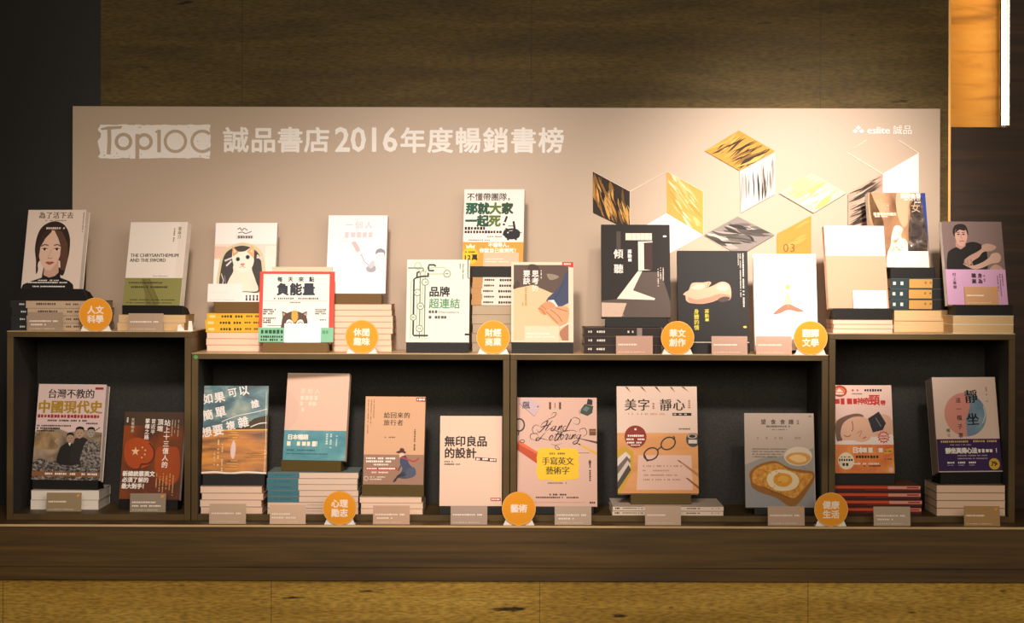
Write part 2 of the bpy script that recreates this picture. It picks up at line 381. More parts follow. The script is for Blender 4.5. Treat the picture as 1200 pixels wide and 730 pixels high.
# picture diamonds
def quad_pt(q, u, v):
    a, b_, c, d = q
    return ((a[0] * (1 - u) + b_[0] * u) * (1 - v) + (d[0] * (1 - u) + c[0] * u) * v, (a[1] * (1 - u) + b_[1] * u) * (1 - v) + (d[1] * (1 - u) + c[1] * u) * v)
def diamond(q, base, streaks, n, seed, along='u', wob=0.05, wmin=0.01, wmax=0.05, lmin=0.3, lmax=1.0, shear=0.0):
    A.to('picture_diamond' if 'picture_diamond' not in A.parts else 'picture_diamond.%03d' % len([k for k in A.parts if k.startswith('picture')]))
    A.poly([q[0], q[3], q[2], q[1]], base); r = random.Random(seed)
    for k in range(n):
        L = r.uniform(lmin, lmax); s0 = r.uniform(0, 1 - L); c = r.uniform(0.02, 0.98); w = r.uniform(wmin, wmax); col = r.choice(streaks)
        top = []; bot = []; m = 9; ph = r.uniform(0, 6)
        for j in range(m + 1):
            s = s0 + L * j / m; e = w * sin(pi * (j + 0.3) / (m + 0.6)); o = c + wob * sin(ph + s * 5) + shear * (s - 0.5)
            lo_, hi = min(max(o - e / 2, 0.005), 0.995), min(max(o + e / 2, 0.005), 0.995)
            top.append(quad_pt(q, s, lo_) if along == 'u' else quad_pt(q, lo_, s)); bot.append(quad_pt(q, s, hi) if along == 'u' else quad_pt(q, hi, s))
        A.poly(top + bot[::-1] if along == 'v' else (top + bot[::-1])[::-1], col)
A.to('outline')
for ln in ([(738, 224.4), (781, 201), (781, 249.7)], [(738, 224.4), (738, 275)], [(694.8, 201), (738, 224.4)], [(781, 201), (823.9, 224.4), (823.9, 275)],
           [(1015, 164.5), (992.6, 178.5), (1034, 203.7)], [(1053, 164.5), (1076, 179.2)], [(781, 299), (738, 275)], [(823.9, 275.2), (864, 300)], [(1076, 179.2), (1076, 226)], [(909.8, 274), (909.8, 300)]):
    A.line(ln, 0.9, '#efe0cf')
diamond([(781, 249.7), (823.9, 275.2), (781, 299), (738, 275)], '#efe9e9', ['#efe9e9'], 0, 1)
diamond([(694.8, 201), (738, 224.4), (738, 270.4), (694.8, 249.3)], '#2b2119', ['#b9802f', '#8f6428', '#1c1510', '#caa05a', '#6b4a1e', '#d9a050'], 60, 2, 'v', 0.06, 0.02, 0.09, 0.15, 0.5, 0.35)
diamond([(781, 201), (823.9, 224.4), (823.9, 275.2), (781, 249.7)], '#cda04c', ['#dcc490', '#c4943c', '#d8b878', '#e4d4b0', '#d0a858'], 44, 3, 'u', 0.06, 0.03, 0.13, 0.15, 0.45, 0.5)
diamond([(825.8, 176.9), (865.5, 152.8), (907.5, 176.9), (866.7, 200.2)], '#c9973f', ['#2d2418', '#e0b05c', '#3a2c1a', '#8a6429', '#d8a850', '#453322', '#201810', '#3a2c1a'], 34, 4, 'u', 0.05, 0.015, 0.085, 0.5, 0.99)
diamond([(866.7, 200.2), (908.2, 179.7), (908.2, 227.5), (867.8, 249.7)], '#d0c8c4', ['#4a4440', '#9a928c', '#2d2a28', '#c4bcb6', '#77706a', '#ded8d2'], 40, 5, 'v', 0.015, 0.008, 0.06, 0.4, 0.99)
diamond([(824.7, 275.3), (864.3, 253.6), (907.5, 275.3), (866, 300)], '#8c847e', ['#55504c', '#35312f', '#a89f98', '#6b645f', '#c2b8ae', '#4a4542'], 40, 6, 'v', 0.08, 0.05, 0.22, 0.25, 0.6, 0.4)
diamond([(912.6, 226.3), (950.7, 203), (991.5, 226.3), (953, 249.7)], '#d6c6ae', ['#e2d890', '#dccb72', '#e4dca8', '#ded28c', '#e8e2d2', '#ece6da'], 26, 7, 'u', 0.05, 0.05, 0.18, 0.4, 0.95)
diamond([(909.8, 274.2), (950.2, 252.7), (950.2, 297), (909.8, 320)], '#c68e3c', ['#d09c4c', '#c08838'], 8, 8, 'u', 0.04, 0.03, 0.1)
A.cjk('03', 917, 283, 14, '#7a5528', 0.0, pitch=8)
diamond([(993.3, 226.8), (1034, 203.7), (1034, 250), (993.3, 273)], '#b49a86', ['#3d3028', '#2d2520', '#7a6656', '#b89e88', '#4c3e34', '#c4ac96'], 36, 9, 'u', 0.04, 0.01, 0.07, 0.45, 0.99)
diamond([(1034, 203.7), (1076, 179.2), (1076, 226), (1034, 249.7)], '#e9e2e6', ['#e9e2e6'], 0, 10)
A.build(pnl)

# ------------------------------------------------------------------ builders for books, stands, cards, signs
def rot(yaw, lean): return Matrix.Rotation(yaw, 4, 'Z') @ Matrix.Rotation(-lean, 4, 'X')
def book_stand(O, yaw, wpx, hpx, Y, T, lean, lip, m, label, plate_w, plate_h, slope=False):
    t = thing('book_stand', label, 'book stand', O, yaw, 'book stands'); hw = M(wpx, Y) / 2; hb = M(hpx, Y)
    c, s = cos(lean), sin(lean); y0 = -lip; ye = T * c; ze = hb - T * s
    prof = [(y0, 0), (y0, hb - 0.001), (y0 + 0.001, hb), (0, hb), (ye, ze), (ye + 0.012, 0.003), (ye + 0.012, 0)]
    b = MB()
    if slope:                          # wider foot, ends sloping out
        e = 0.012; n = len(prof); base = len(b.v); k = b.mi(m)
        b.v += [(-hw - e * (1 - z / hb), y, z) for y, z in prof] + [(hw + e * (1 - z / hb), y, z) for y, z in prof]
        b.f.append(tuple(range(n - 1, -1, -1))); b.f.append(tuple(n + j for j in range(n))); b.i += [k, k]
        for j in range(n):
            q = (j + 1) % n; b.f.append((j, q, n + q, n + j)); b.i.append(k)
    else: b.prism_x(prof, -hw, hw, m)
    b.build('base_bar', t, 0.0008)
    b = MB(); R = Matrix.Rotation(-lean, 4, 'X'); pw = plate_w / 2
    v = [R @ Vector(p) + Vector((0, 0, hb)) for p in [(-pw, T - 0.004, 0.0003), (pw, T - 0.004, 0.0003), (pw, T - 0.001, 0.0003), (-pw, T - 0.001, 0.0003), (-pw * .85, T - 0.004, plate_h), (pw * .85, T - 0.004, plate_h), (pw * .85, T - 0.001, plate_h), (-pw * .85, T - 0.001, plate_h)]]
    b.hexa(v, m); b.build('back_plate', t)
    return t, hb
CV = 0.0014
def upright_book(label, loc, yaw, lean, Wm, Hm, t, front, spine_side=None, spine_m=None, pages=PAGES, art=None, wpx=70, hpx=100, group='display copies facing the front'):
    o = thing('book', label, 'book', loc, 0, group); o.matrix_world = Matrix.Translation(loc) @ rot(yaw, lean)
    fm = front if not isinstance(front, str) else mat(front, 0.5); sm = fm if spine_m is None else (mat(spine_m, 0.5) if isinstance(spine_m, str) else spine_m)
    w = Wm / 2
    b = MB(); b.box(-w, w, 0, CV, 0, Hm, fm); b.box(-w, w, t - CV, t, 0, Hm, fm)
    s = -1 if spine_side in (None, 'L') else 1
    b.box(min(s * w, s * (w - CV)), max(s * w, s * (w - CV)), CV, t - CV, 0, Hm, sm); cov = b.build('cover', o, 0.0003)
    b = MB(); xa, xb = (-w + CV, w - 0.0012) if s < 0 else (-w + 0.0012, w - CV)
    b.box(xa, xb, CV, t - CV, 0.0008, Hm - 0.0012, pages); b.build('pages', o)
    if art:
        A = Art(lambda x, y, off: (-w + x * Wm / wpx, -off, Hm - y * Hm / hpx), (wpx, hpx)); art(A, wpx, hpx); A.build(cov)
    return o
def pos_word(k, n):                   # k counted from the top
    if n == 1: return 'single'
    if k == 0: return 'topmost'
    if k == n - 1: return 'lowest'
    return ['', 'second from top', 'third from top', 'fourth from top', 'fifth from top', 'sixth from top', 'seventh from top', 'eighth from top', 'ninth from top'][k]
def lying_book(label, group, x0, x1, Y, z, t, dep, cover, pages, mode='fore', spine=None, dx=0.0, dy=0.0, yaw=0.0):
    xa, xb = PX(x0, Y), PX(x1, Y); w = (xb - xa) / 2; cm = mat(cover, 0.5) if isinstance(cover, str) else cover
    o = thing('book', label, 'book', ((xa + xb) / 2 + dx, Y + dy, z), yaw, group); c = min(0.0009, t * 0.08)
    b = MB(); b.box(-w, w, 0, dep, 0, c, cm); b.box(-w, w, 0, dep, t - c - 0.0002, t - 0.0002, cm)
    if mode == 'fore':
        b.box(-w, w, dep - c, dep, c, t - c - 0.0002, cm)
        b.build('cover', o); b = MB(); b.box(-w + 0.0008, w - 0.0008, 0.0005, dep - c, c, t - c - 0.0002, pages); b.build('pages', o)
    else:
        b.box(-w, w, 0, c, c, t - c - 0.0002, cm)
        cov = b.build('cover', o); b = MB(); b.box(-w + 0.0008, w - 0.0008, c, dep - 0.0008, c, t - c - 0.0002, pages); b.build('pages', o)
        if spine:
            wpx, hpx = x1 - x0, t * F / (D + Y)
            A = Art(lambda x, y, off: (-w + x * 2 * w / wpx, -off, t - y * t / hpx), (wpx, hpx)); A.part = 'spine_print'; spine(A, wpx, hpx); A.build(cov)
    return o
def stack(what, where, x0, x1, Y, z, ths, dep, cover, pages, mode='fore', spine=None, jit=0.003, name_from=0, total=None, yaw=0.0):
    """books lying flat, from the bottom up; returns the height of the top"""
    n = len(ths); tot = total or n; r = random.Random(int(x0 * 3 + Y * 100))
    for k, px in enumerate(ths):
        t = M(px, Y); q = pos_word(tot - 1 - (k + name_from), tot)
        lab = '%s, %s, %s' % (what, q, where)
        lying_book(lab, 'books piled ' + where if tot > 1 else None, x0, x1, Y, z, t, dep, cover, pages, mode, spine, r.uniform(-jit, jit) if k else 0, r.uniform(0, jit) if k else 0, yaw)
        z += t + 0.0001
    return z
def card(loc, yaw, lean, w, h, label, m='#b79c83', lines=1, orange=False, foot=True):
    o = thing('price_card', label, 'price card', loc, 0, 'small price cards'); o.matrix_world = Matrix.Translation(loc) @ rot(yaw, lean)
    b = MB(); b.box(-w / 2, w / 2, 0, 0.0007, 0, h, mat(m, 0.45)); fc = b.build('card_face', o)
    A = Art(lambda x, y, off: (-w / 2 + x * w / 42.0, -off, h - y * h / 22.0)); A.part = 'card_print'
    for k in range(lines): A.dash(2.5, 9.5 + 4.2 * k, 22 + 6 * ((k + int(w * 1e4)) % 3), 2.0, '#efe2d4')
    A.dash(3, 19, 30, 1.0, '#d9c8b6')
    if orange: A.poly([(36, 2.5), (36.5, 5.5), (39.5, 4), (39.8, 1.5)], '#e0962e')
    A.build(fc)
    if foot:                           # folded foot behind
        b = MB(); R = Matrix.Rotation(lean, 4, 'X')
        v = [R @ Vector(p) for p in [(-w / 2, 0.001, 0), (w / 2, 0.001, 0), (w / 2, 0.022, 0), (-w / 2, 0.022, 0), (-w / 2, 0.001, 0.0006), (w / 2, 0.001, 0.0006), (w / 2, 0.022, 0.0006), (-w / 2, 0.022, 0.0006)]]
        b.hexa(v, mat(m, 0.45)); b.build('card_foot', o)
    return o
def shelf_card(x0, x1, ytop, ybot, Y, z, label, m='#b79c83', lines=1, orange=False, yaw=0.0):
    return card((PX((x0 + x1) / 2, Y, ybot), Y, z + 0.0002), yaw, radians(9), M(x1 - x0, Y), M(ybot - ytop, Y), label, m, lines, orange)
def disc_sign(cx, cy, r, z, Y, t1, t2, label):
    R = M(r, Y); x = PX(cx, Y, cy); o = thing('disc_sign', label, 'sign', (x, Y, z), 0, 'round orange category signs')
    b = MB(); b.tube((0, 0, R + 0.0002), (0, 0.004, R + 0.0002), R, mat('#eb9a1a', 0.45), 56); dc = b.build('disc', o)
    b = MB(); b.prism_y([(-R * .92, 0.0001), (R * .92, 0.0001), (R * .70, R * 0.52), (-R * .70, R * 0.52)], 0.0045, 0.007, CLEAR)
    b.box(-R * .92, R * .92, 0.007, 0.03, 0.0001, 0.002, CLEAR); b.build('clear_foot', o)
    A = Art(lambda px, py, off: (px * R / 19.5, -off, R - py * R / 19.5)); A.part = 'lettering'
    if t2: A.cjk(t1, -9.8, -10.2, 9.7, '#fbe9d8', 0.035); A.cjk(t2, -9.8, 0.6, 9.7, '#fbe9d8', 0.035)
    else: A.cjk(t1, -9.8, -5.2, 9.8, '#fbe9d8', 0.035)
    A.ring(0, 0, 19.4, 19.4, 0.5, '#f5c98a', 56)
    A.build(dc); return o
LEAN = radians(13)
def display(label, stand_label, cx, w, h, Y, z, yaw, t, front, art, bar=None, m=BLACK, lip=0.0, lean=LEAN, plate=(0.62, 0.7), side=None, spine_m=None, pages=PAGES, dxbar=0.0, slope=False):
    """a book leaning on its stand, the stand on z"""
    yaw = radians(yaw); Wm = M(w, Y) / cos(yaw); Hm = M(h, Y) / cos(lean); X = PX(cx, Y, 400); O = Vector((X, Y, z + 0.0001))
    T = t + 0.005; bw, bh = bar
    st, hb = book_stand(O + Matrix.Rotation(yaw, 3, 'Z') @ Vector((M(dxbar, Y), 0, 0)), yaw, bw, bh, Y, T, lean, lip, m, stand_label, Wm * plate[0], Hm * plate[1], slope)
    bl = O + Vector((0, 0, hb + 0.0004))
    upright_book(label, bl, yaw, lean, Wm, Hm, t, front, side, spine_m, pages, art, w, h)
    def lip_card(dx, wpx, hpx, lab, **kw):   # a card leaning on the book's foot, on the stand's front lip
        q = O + Matrix.Rotation(yaw, 3, 'Z') @ Vector((M(dx, Y), -lip * 0.55, 0)); q.z = O.z + hb + 0.0004
        return card(q, yaw, lean, M(wpx, Y), M(hpx, Y) / cos(lean), lab, foot=False, **kw)
    return lip_card

# ------------------------------------------------------------------ printed covers
INK = '#26221f'; WT = '#f4ece4'
def a_woman(A, w, h):
    A.rect(0, 0, w, h, '#e0cdc0')
    A.to('portrait')
    A.blob([(20, 19), (33, 13.5), (46, 18), (53.5, 31), (55, 48), (53, 64), (50, 77), (45, 74), (44, 60), (20, 60), (18.6, 72), (16.4, 75), (15, 60), (12.4, 46), (14, 30)], '#33241f')
    A.poly([(0, h), (2, 88), (12, 84), (24, 80), (25, 68), (45, 68), (47, 80), (58, 84), (63, 88), (64, h)], '#1d1c1d')
    A.poly([(26, 60), (26, 77), (33, 80), (40, 78), (44, 74), (43, 60)], '#c99f8a')
    A.blob([(31, 24), (38, 27), (44, 36), (45, 48), (42, 60), (36, 69), (31.5, 71.5), (26, 69), (20, 60), (17.5, 48), (19, 36), (25, 27)], '#dcb7a2')
    A.poly([(33, 22), (44, 26), (52, 40), (54, 58), (51, 72), (46, 70), (44, 56), (44, 44), (40, 34)], '#5c3f30')
    A.poly([(31, 22), (20, 28), (15, 44), (16, 58), (18, 58), (19, 44), (24, 34), (31, 26)], '#3a2a24')
    A.line([(20, 43), (24, 41), (28.5, 42)], 1.2, '#4a352c'); A.line([(35.5, 42), (40, 41), (43.5, 43)], 1.2, '#4a352c')
    for x in (24.4, 39.4):
        A.ell(x, 46.7, 3.4, 1.5, '#efe0d6'); A.ell(x, 46.7, 1.6, 1.5, '#2a1e1a'); A.line([(x - 3.6, 46.4), (x, 45.1), (x + 3.6, 46.4)], 0.8, '#2a1e1a')
    A.line([(32.5, 47), (31, 53), (29.4, 56.2)], 0.6, '#b98f7c'); A.line([(29, 56.8), (32, 57.6), (35, 56.8)], 0.9, '#a87866')
    A.blob([(27, 62.2), (30.5, 61), (32, 61.6), (34, 61), (37.5, 62.2), (32, 65)], '#a8584f'); A.line([(27, 62.3), (32, 62.8), (37.5, 62.3)], 0.5, '#7c3c36')
    A.to('title'); A.cjk('為了活下去', 13.5, 2.2, 8.4, '#5a4c42', 0.02, pitch=8.6, by=0.0)
    A.to('small_print'); A.dash(22, 12, 26, 1.4, '#8a7a6c'); A.dash(24, 20.5, 22, 2.6, '#d9c6b8'); A.dash(68, 3, 24, 1.4, '#8a7a6c', True)
    A.dash(20, 82.5, 26, 1.6, WT); A.dash(8, 85, 50, 1.6, WT); A.dash(14, 89.6, 40, 1.6, WT)
def a_olive(A, w, h):
    A.rect(0, 0, w, h, '#eee3d8'); A.rect(60.5, 0, w - 60.5, h, '#e6dace')
    A.to('title'); A.latin('THE CHRYSANTHEMUM', 3.5, 41.3, 4.0, INK, 59, 0.035); A.latin('AND THE SWORD', 3.5, 47.0, 4.0, INK, 44, 0.035)
    A.to('small_print'); A.dash(54, 5.5, 17, 1.8, '#7d736a', True); A.cjk('菊與刀', 59, 5.5, 4.6, '#6b625a', 0.01, True, 4.8); A.latin('Ruth Benedict', 34, 64.5, 1.6, '#6b625a', 18)
    A.to('paper_band'); A.rect(0, 66, w, h - 66, '#8d8a50')
    A.poly([(20, 67), (30, 67), (35, 78), (43, 90), (44, h), (28, h), (26, 85)], '#77713e')
    A.line([(22, 67), (40, h)], 0.8, '#5d5830'); A.line([(30, 67), (44, 94)], 0.6, '#5d5830')
    A.dash(5, 70.5, 42, 2.2, '#403c20'); A.dash(8, 75.5, 46, 2.4, '#403c20'); A.dash(8, 91, 56, 1.3, '#403c20'); A.dash(4, 94.5, 56, 1.3, '#403c20')
def a_cat(A, w, h):
    A.rect(0, 0, w, h, '#f3eeea')
    A.to('small_print'); A.line([(26, 8), (29, 6), (31, 9), (34, 6.5), (38, 9)], 0.9, '#4a4644', True); A.line([(27, 12), (32, 11), (36, 12.5), (43, 10)], 0.9, '#4a4644', True)
    A.rect(25, 14.5, 20, 4.5, '#d8d2cc'); A.dash(27, 15.3, 17, 3.0, '#55504c')
    A.to('picture'); A.rect(0, 25, w, 54, '#ead9cc'); A.rect(0, 28, 14, 14, '#e3c0ae'); A.rect(0, 44, 10, 30, '#f4ece4'); A.rect(60, 27, 13, 52, '#f0e6da')
    A.blob([(6, 80), (6, 50), (12, 32), (32, 23.5), (52, 30), (60, 48), (60, 80), (33, 81)], '#d9c8a0')
    A.blob([(9, 80), (9, 50), (15, 34), (32, 27), (49, 33), (56, 48), (56, 80), (33, 80.5)], '#45413f')
    A.poly([(12, 44), (22, 40), (22, 42), (13, 46)], '#d8d0c8'); A.poly([(14, 50), (20, 44), (21, 46), (15, 52)], '#d8d0c8'); A.rect(50, 40, 9, 2, '#d8d0c8'); A.poly([(51, 37), (58, 44), (56, 45), (50, 39)], '#d8d0c8')
    A.line([(9, 60), (12, 68), (10, 78)], 1.2, '#cfc6bc'); A.line([(13, 62), (15, 74)], 0.9, '#8a8078')
    A.blob([(16, 80), (18, 68), (23, 58), (24, 50), (42, 50), (46, 58), (50, 68), (53, 80), (36, 80.5)], '#f0e2cf')
    A.blob([(22, 46), (21, 38), (22, 30), (28, 34), (36, 33.5), (43, 29.5), (46, 38), (47, 46), (44, 54), (35, 59), (26, 55)], '#f4e9d9')
    A.poly([(22, 40), (20.5, 27.5), (23.5, 30), (28.5, 35)], '#d8a068'); A.poly([(38, 34), (44, 26.5), (47, 32), (47, 42)], '#e0b07c'); A.poly([(23, 36), (22, 30), (26, 34)], '#f0cdb4'); A.poly([(42, 34), (44.5, 29.5), (45.5, 36)], '#f0cdb4')
    for x, y in ((28, 43), (39.5, 40.5)): A.ell(x, y, 2.5, 2.6, '#5b7076'); A.ell(x, y, 1.5, 1.8, '#1c1c1e')
    A.blob([(31, 49), (34.5, 47.6), (36.5, 48.8), (34, 51)], '#d98a7c'); A.line([(30, 53), (34, 51.5), (37, 53)], 0.6, '#a07868')
    A.to('small_print'); A.dash(6, 80.8, 40, 1.3, '#8a827c')
    for k in range(6): A.ell(40 + k * 4.2, 86.2, 1.1, 1.1, INK, 10); A.poly([(39 + k * 4.2, 91.5), (39.6 + k * 4.2, 87), (40.6 + k * 4.2, 87), (41.4 + k * 4.2, 91.5)], INK)
def a_redborder(A, w, h):
    A.rect(0, 0, w, h, '#d84a3a'); A.rect(4.2, 3, 78, 70, '#f2ebe0')
    A.to('title'); A.cjk('每天來點', 20.5, 6.0, 6.3, '#34383c', 0.035, pitch=12.5); A.cjk('負能量', 20, 13.4, 14.8, '#2e3440', 0.045, pitch=15.3)
    A.to('small_print'); A.dash(17, 30.6, 52, 2.4, '#6b6660'); A.rect(5, 34.3, 76, 0.5, '#b8b0a6'); A.dash(36, 35.6, 15, 1.8, '#6b6660')
    for k in range(3): A.dash(5, 44 + 2.4 * k, 15 - 2 * k, 1.9, INK); A.dash(5, 54 + 2.4 * k, 15 - 3 * k, 1.9, INK)
    for k in range(3): A.dash(66, 44 + 2.4 * k, 13, 1.7, INK)
    A.dash(72, 56, 7, 1.5, INK); A.rect(10, 63.2, 64, 0.6, '#4a443e')
    A.to('picture'); A.poly([(28, 55), (27, 46.5), (33, 49), (34, 54)], '#4a3a34'); A.poly([(50, 54), (51, 49), (56.5, 46.5), (56, 55)], '#4a3a34')
    A.poly([(28.6, 53), (28.2, 48.4), (32, 50.5)], '#e59a8c'); A.poly([(52, 50.5), (55.6, 48.4), (55.2, 53)], '#e59a8c')
    A.blob([(27, 60), (30, 51), (42, 46.5), (54, 51), (57.5, 60), (55, 70), (29, 70)], '#54413a'); A.blob([(39, 47), (42, 46), (45, 47), (46, 55), (42, 60), (38.5, 55)], '#e0a040')
    A.blob([(33, 58), (38, 57), (41, 62), (38, 70), (31, 70)], '#f2e8dc'); A.blob([(44, 62), (47, 57), (52, 58), (54, 70), (46, 70)], '#f2e8dc')
    A.line([(33, 61), (36, 59.6), (39, 61)], 0.8, INK, True); A.line([(46, 61), (49, 59.6), (52, 61)], 0.8, INK, True)
    A.to('paper_band'); A.rect(0, 66, w, h - 66, '#7dba98')
    A.dash(3, 68.5, 28, 4.6, '#1d4a34', fill=0.95); A.dash(3, 75.3, 26, 2.6, INK); A.dash(3, 79, 28, 2.6, INK); A.dash(75, 69, 10, 4.2, '#4f9a76')
def a_sketch(A, w, h):
    A.rect(0, 0, w, h, '#f4f2f4')
    A.to('title'); A.cjk('一個人', 20, 6.5, 9.5, '#c2b8c0', 0, pitch=11.5); A.dash(20, 19.5, 32, 7, '#d0cad0')
    A.to('picture'); A.poly([(28, 32), (33, 30.5), (39, 41), (35, 44)], '#e5b8bc'); A.line([(14, 32), (22, 30), (28, 35)], 0.7, '#e0dadc', True)
    A.line([(40, 46), (44, 54), (52, 62)], 0.8, '#8a8a94'); A.blob([(47, 61), (56, 59), (58, 64), (54, 67), (48, 66)], '#a4a4ae')
    A.ell(53, 58, 3, 5, '#c9c9d2', rot=0.5); A.ring(40, 46, 1.8, 1.6, 0.5, '#b8b8c2')
    A.blob([(57, 46), (58, 41), (63, 39), (68, 42), (68, 47), (66, 44), (60, 44)], '#8e8e98'); A.ring(63, 47, 4.6, 5.2, 0.4, '#a8a0a6'); A.ell(61.5, 47, 0.5, 0.5, '#6b6b74'); A.ell(65, 47, 0.5, 0.5, '#6b6b74')
    A.line([(58, 54), (60, 62), (66, 66), (69, 72)], 0.6, '#b8b4bc', True); A.line([(66, 53), (70, 62)], 0.6, '#b8b4bc')
    A.ring(15, 75, 3.2, 3, 0.5, '#c4c0c6'); A.line([(13, 79), (15, 83), (18, 79)], 0.5, '#c4c0c6'); A.line([(36, 62), (37, 70)], 0.6, '#d4d0d4'); A.line([(12, 52), (11, 62), (16, 66), (14, 72)], 0.5, '#e4dfe2', True)
def a_pipes(A, w, h):
    A.rect(0, 0, w, h, '#dfe2d8'); A.to('picture'); dk, lt, md = '#2f3a34', '#b9c6a6', '#6d8068'
    A.line([(26, 92.8), (5.2, 92.8), (5.2, 25.5), (8, 24)], 1.4, lt)
    for x, y0, y1 in ((12.3, 40, 92), (15.8, 20, 92), (18.6, 22, 92), (21.6, 20, 91)): A.line([(x, y0), (x, y1)], 1.3, lt if x in (12.3, 18.6) else md)
    A.line([(15.8, 20), (15.8, 15), (19, 12.5)], 1.3, md); A.line([(21.6, 22), (21.6, 14), (25, 10), (44, 9), (47, 13.5)], 1.3, lt); A.line([(24, 17), (44, 16.8)], 1.3, lt)
    A.ring(12.8, 7.6, 4.4, 4.8, 1.3, lt); A.ring(18, 16.5, 4, 3.4, 1.3, lt)
    A.line([(1.2, 10), (14, 10), (19, 10), (19.5, 13.5)], 1.5, md)
    A.line([(32, 13), (26, 13), (25, 9.5), (26, 6.2), (32, 6.2), (34, 8)], 2.0, dk); A.line([(26, 19.5), (16, 20), (11, 21.5), (8.4, 23), (8.4, 88), (9.5, 89.2), (26, 89.2)], 2.0, dk); A.line([(11.8, 21), (12, 15.5), (15, 14)], 2.0, dk); A.line([(25, 20), (25, 15.5)], 2.0, dk)
    for x, y, r in ((12.6, 38.8, 4.2), (16.5, 55, 4.2), (8.3, 68, 3.8), (15.8, 81, 4.2), (21.6, 26.6, 4.2), (47.4, 16.6, 4.4)): A.ell(x, y, r, r, '#dfe6d4'); A.ring(x, y, r, r, 0.9, md); A.dash(x - 1.8, y - 1, 3.6, 1.8, md)
    A.line([(72, 0), (72, 21), (74, 22.5)], 1.4, md); A.rect(69, 86.6, 5, 2.2, INK)
    A.to('title'); A.cjk('品牌', 26.2, 31.5, 12.4, '#262a2a', 0.03); A.cjk('超連結', 26.2, 45.4, 12.4, '#4c9060', 0.012)
    A.to('small_print'); A.dash(26.5, 59.6, 9, 3.6, '#4a544c'); A.latin('Marketers', 38, 63, 2.6, '#7a867a', 24); A.dash(26.5, 66, 20, 3.6, '#4a544c'); A.dash(65.5, 5, 18, 1.5, '#6d8068', True); A.dash(62, 5, 6, 1.5, '#6d8068', True)
def a_team(A, w, h):
    A.rect(0, 0, w, h, '#f0e6e0'); A.to('title')
    A.cjk('不懂帶團隊，', 3, 4.2, 9.6, INK, 0.012, pitch=9.5)
    for ch, x, c in zip('那就大家', (2.2, 16, 30, 44), ('#1f5a48', '#1f5038', '#56702c', '#2a4a30')): A.cjk(ch, x, 15.6, 14.2, c, 0.05)
    for ch, x, c in zip('一起死', (1.8, 15.6, 29.6), ('#1c4a40', '#1f5038', '#56702c')): A.cjk(ch, x, 30.4, 14.2, c, 0.05)
    A.line([(51, 32), (48.6, 39)], 2.4, INK); A.ell(47.6, 41.8, 1.4, 1.3, INK)
    A.to('small_print'); A.dash(1.6, 44.6, 26, 3.6, INK, fill=0.97); A.dash(1.6, 49, 44, 3.4, INK, fill=0.97); A.dash(28, 55.3, 17, 1.6, '#7a7068'); A.dash(3, 59.5, 28, 1.6, '#8a8078')
    A.to('picture'); A.blob([(47, 52), (49, 48), (53, 46.8), (60, 46.4), (65.6, 49), (67, 53), (65, 57.4), (57, 59.4), (50, 57.4)], '#1d2326'); A.line([(60.5, 47), (58.8, 38)], 2.6, '#1d2326'); A.line([(59, 43.6), (52.5, 43.6)], 0.9, '#1d2326', True)
    A.poly([(50, 49), (49.2, 45.6), (53, 47)], '#1d2326'); A.rect(51.6, 57, 2.6, 3.4, '#1d2326'); A.rect(60.8, 57, 2.6, 3.2, '#1d2326'); A.line([(66, 51), (69, 51.6)], 0.7, '#1d2326'); A.ell(52.6, 51.4, 0.9, 0.9, '#e8e0d8'); A.ell(48.2, 53.4, 1.8, 1.8, '#1d2326'); A.line([(54, 49.6), (58, 48.8)], 0.5, '#e8e0d8')
    A.to('paper_band'); A.rect(0, 62.6, w, h - 62.6, '#eb9a3e')
    A.poly([(4.2, 71), (3.6, 65.4), (6.6, 68), (9, 64), (11.4, 68), (14.2, 65.4), (13.6, 71)], '#f6e6c8')
    A.star(8.6, 79, 10.6, '#f0c030', 18, 0.86); A.cjk('12萬', 1.4, 77, 7.2, INK, 0.045, pitch=4.6); A.dash(3, 73.4, 12, 2, INK)
    A.cjk('不懂帶人，', 29.6, 63.2, 5.6, WT, 0.045); A.cjk('你就自己做到死！', 19.6, 69.6, 5.8, WT, 0.045)
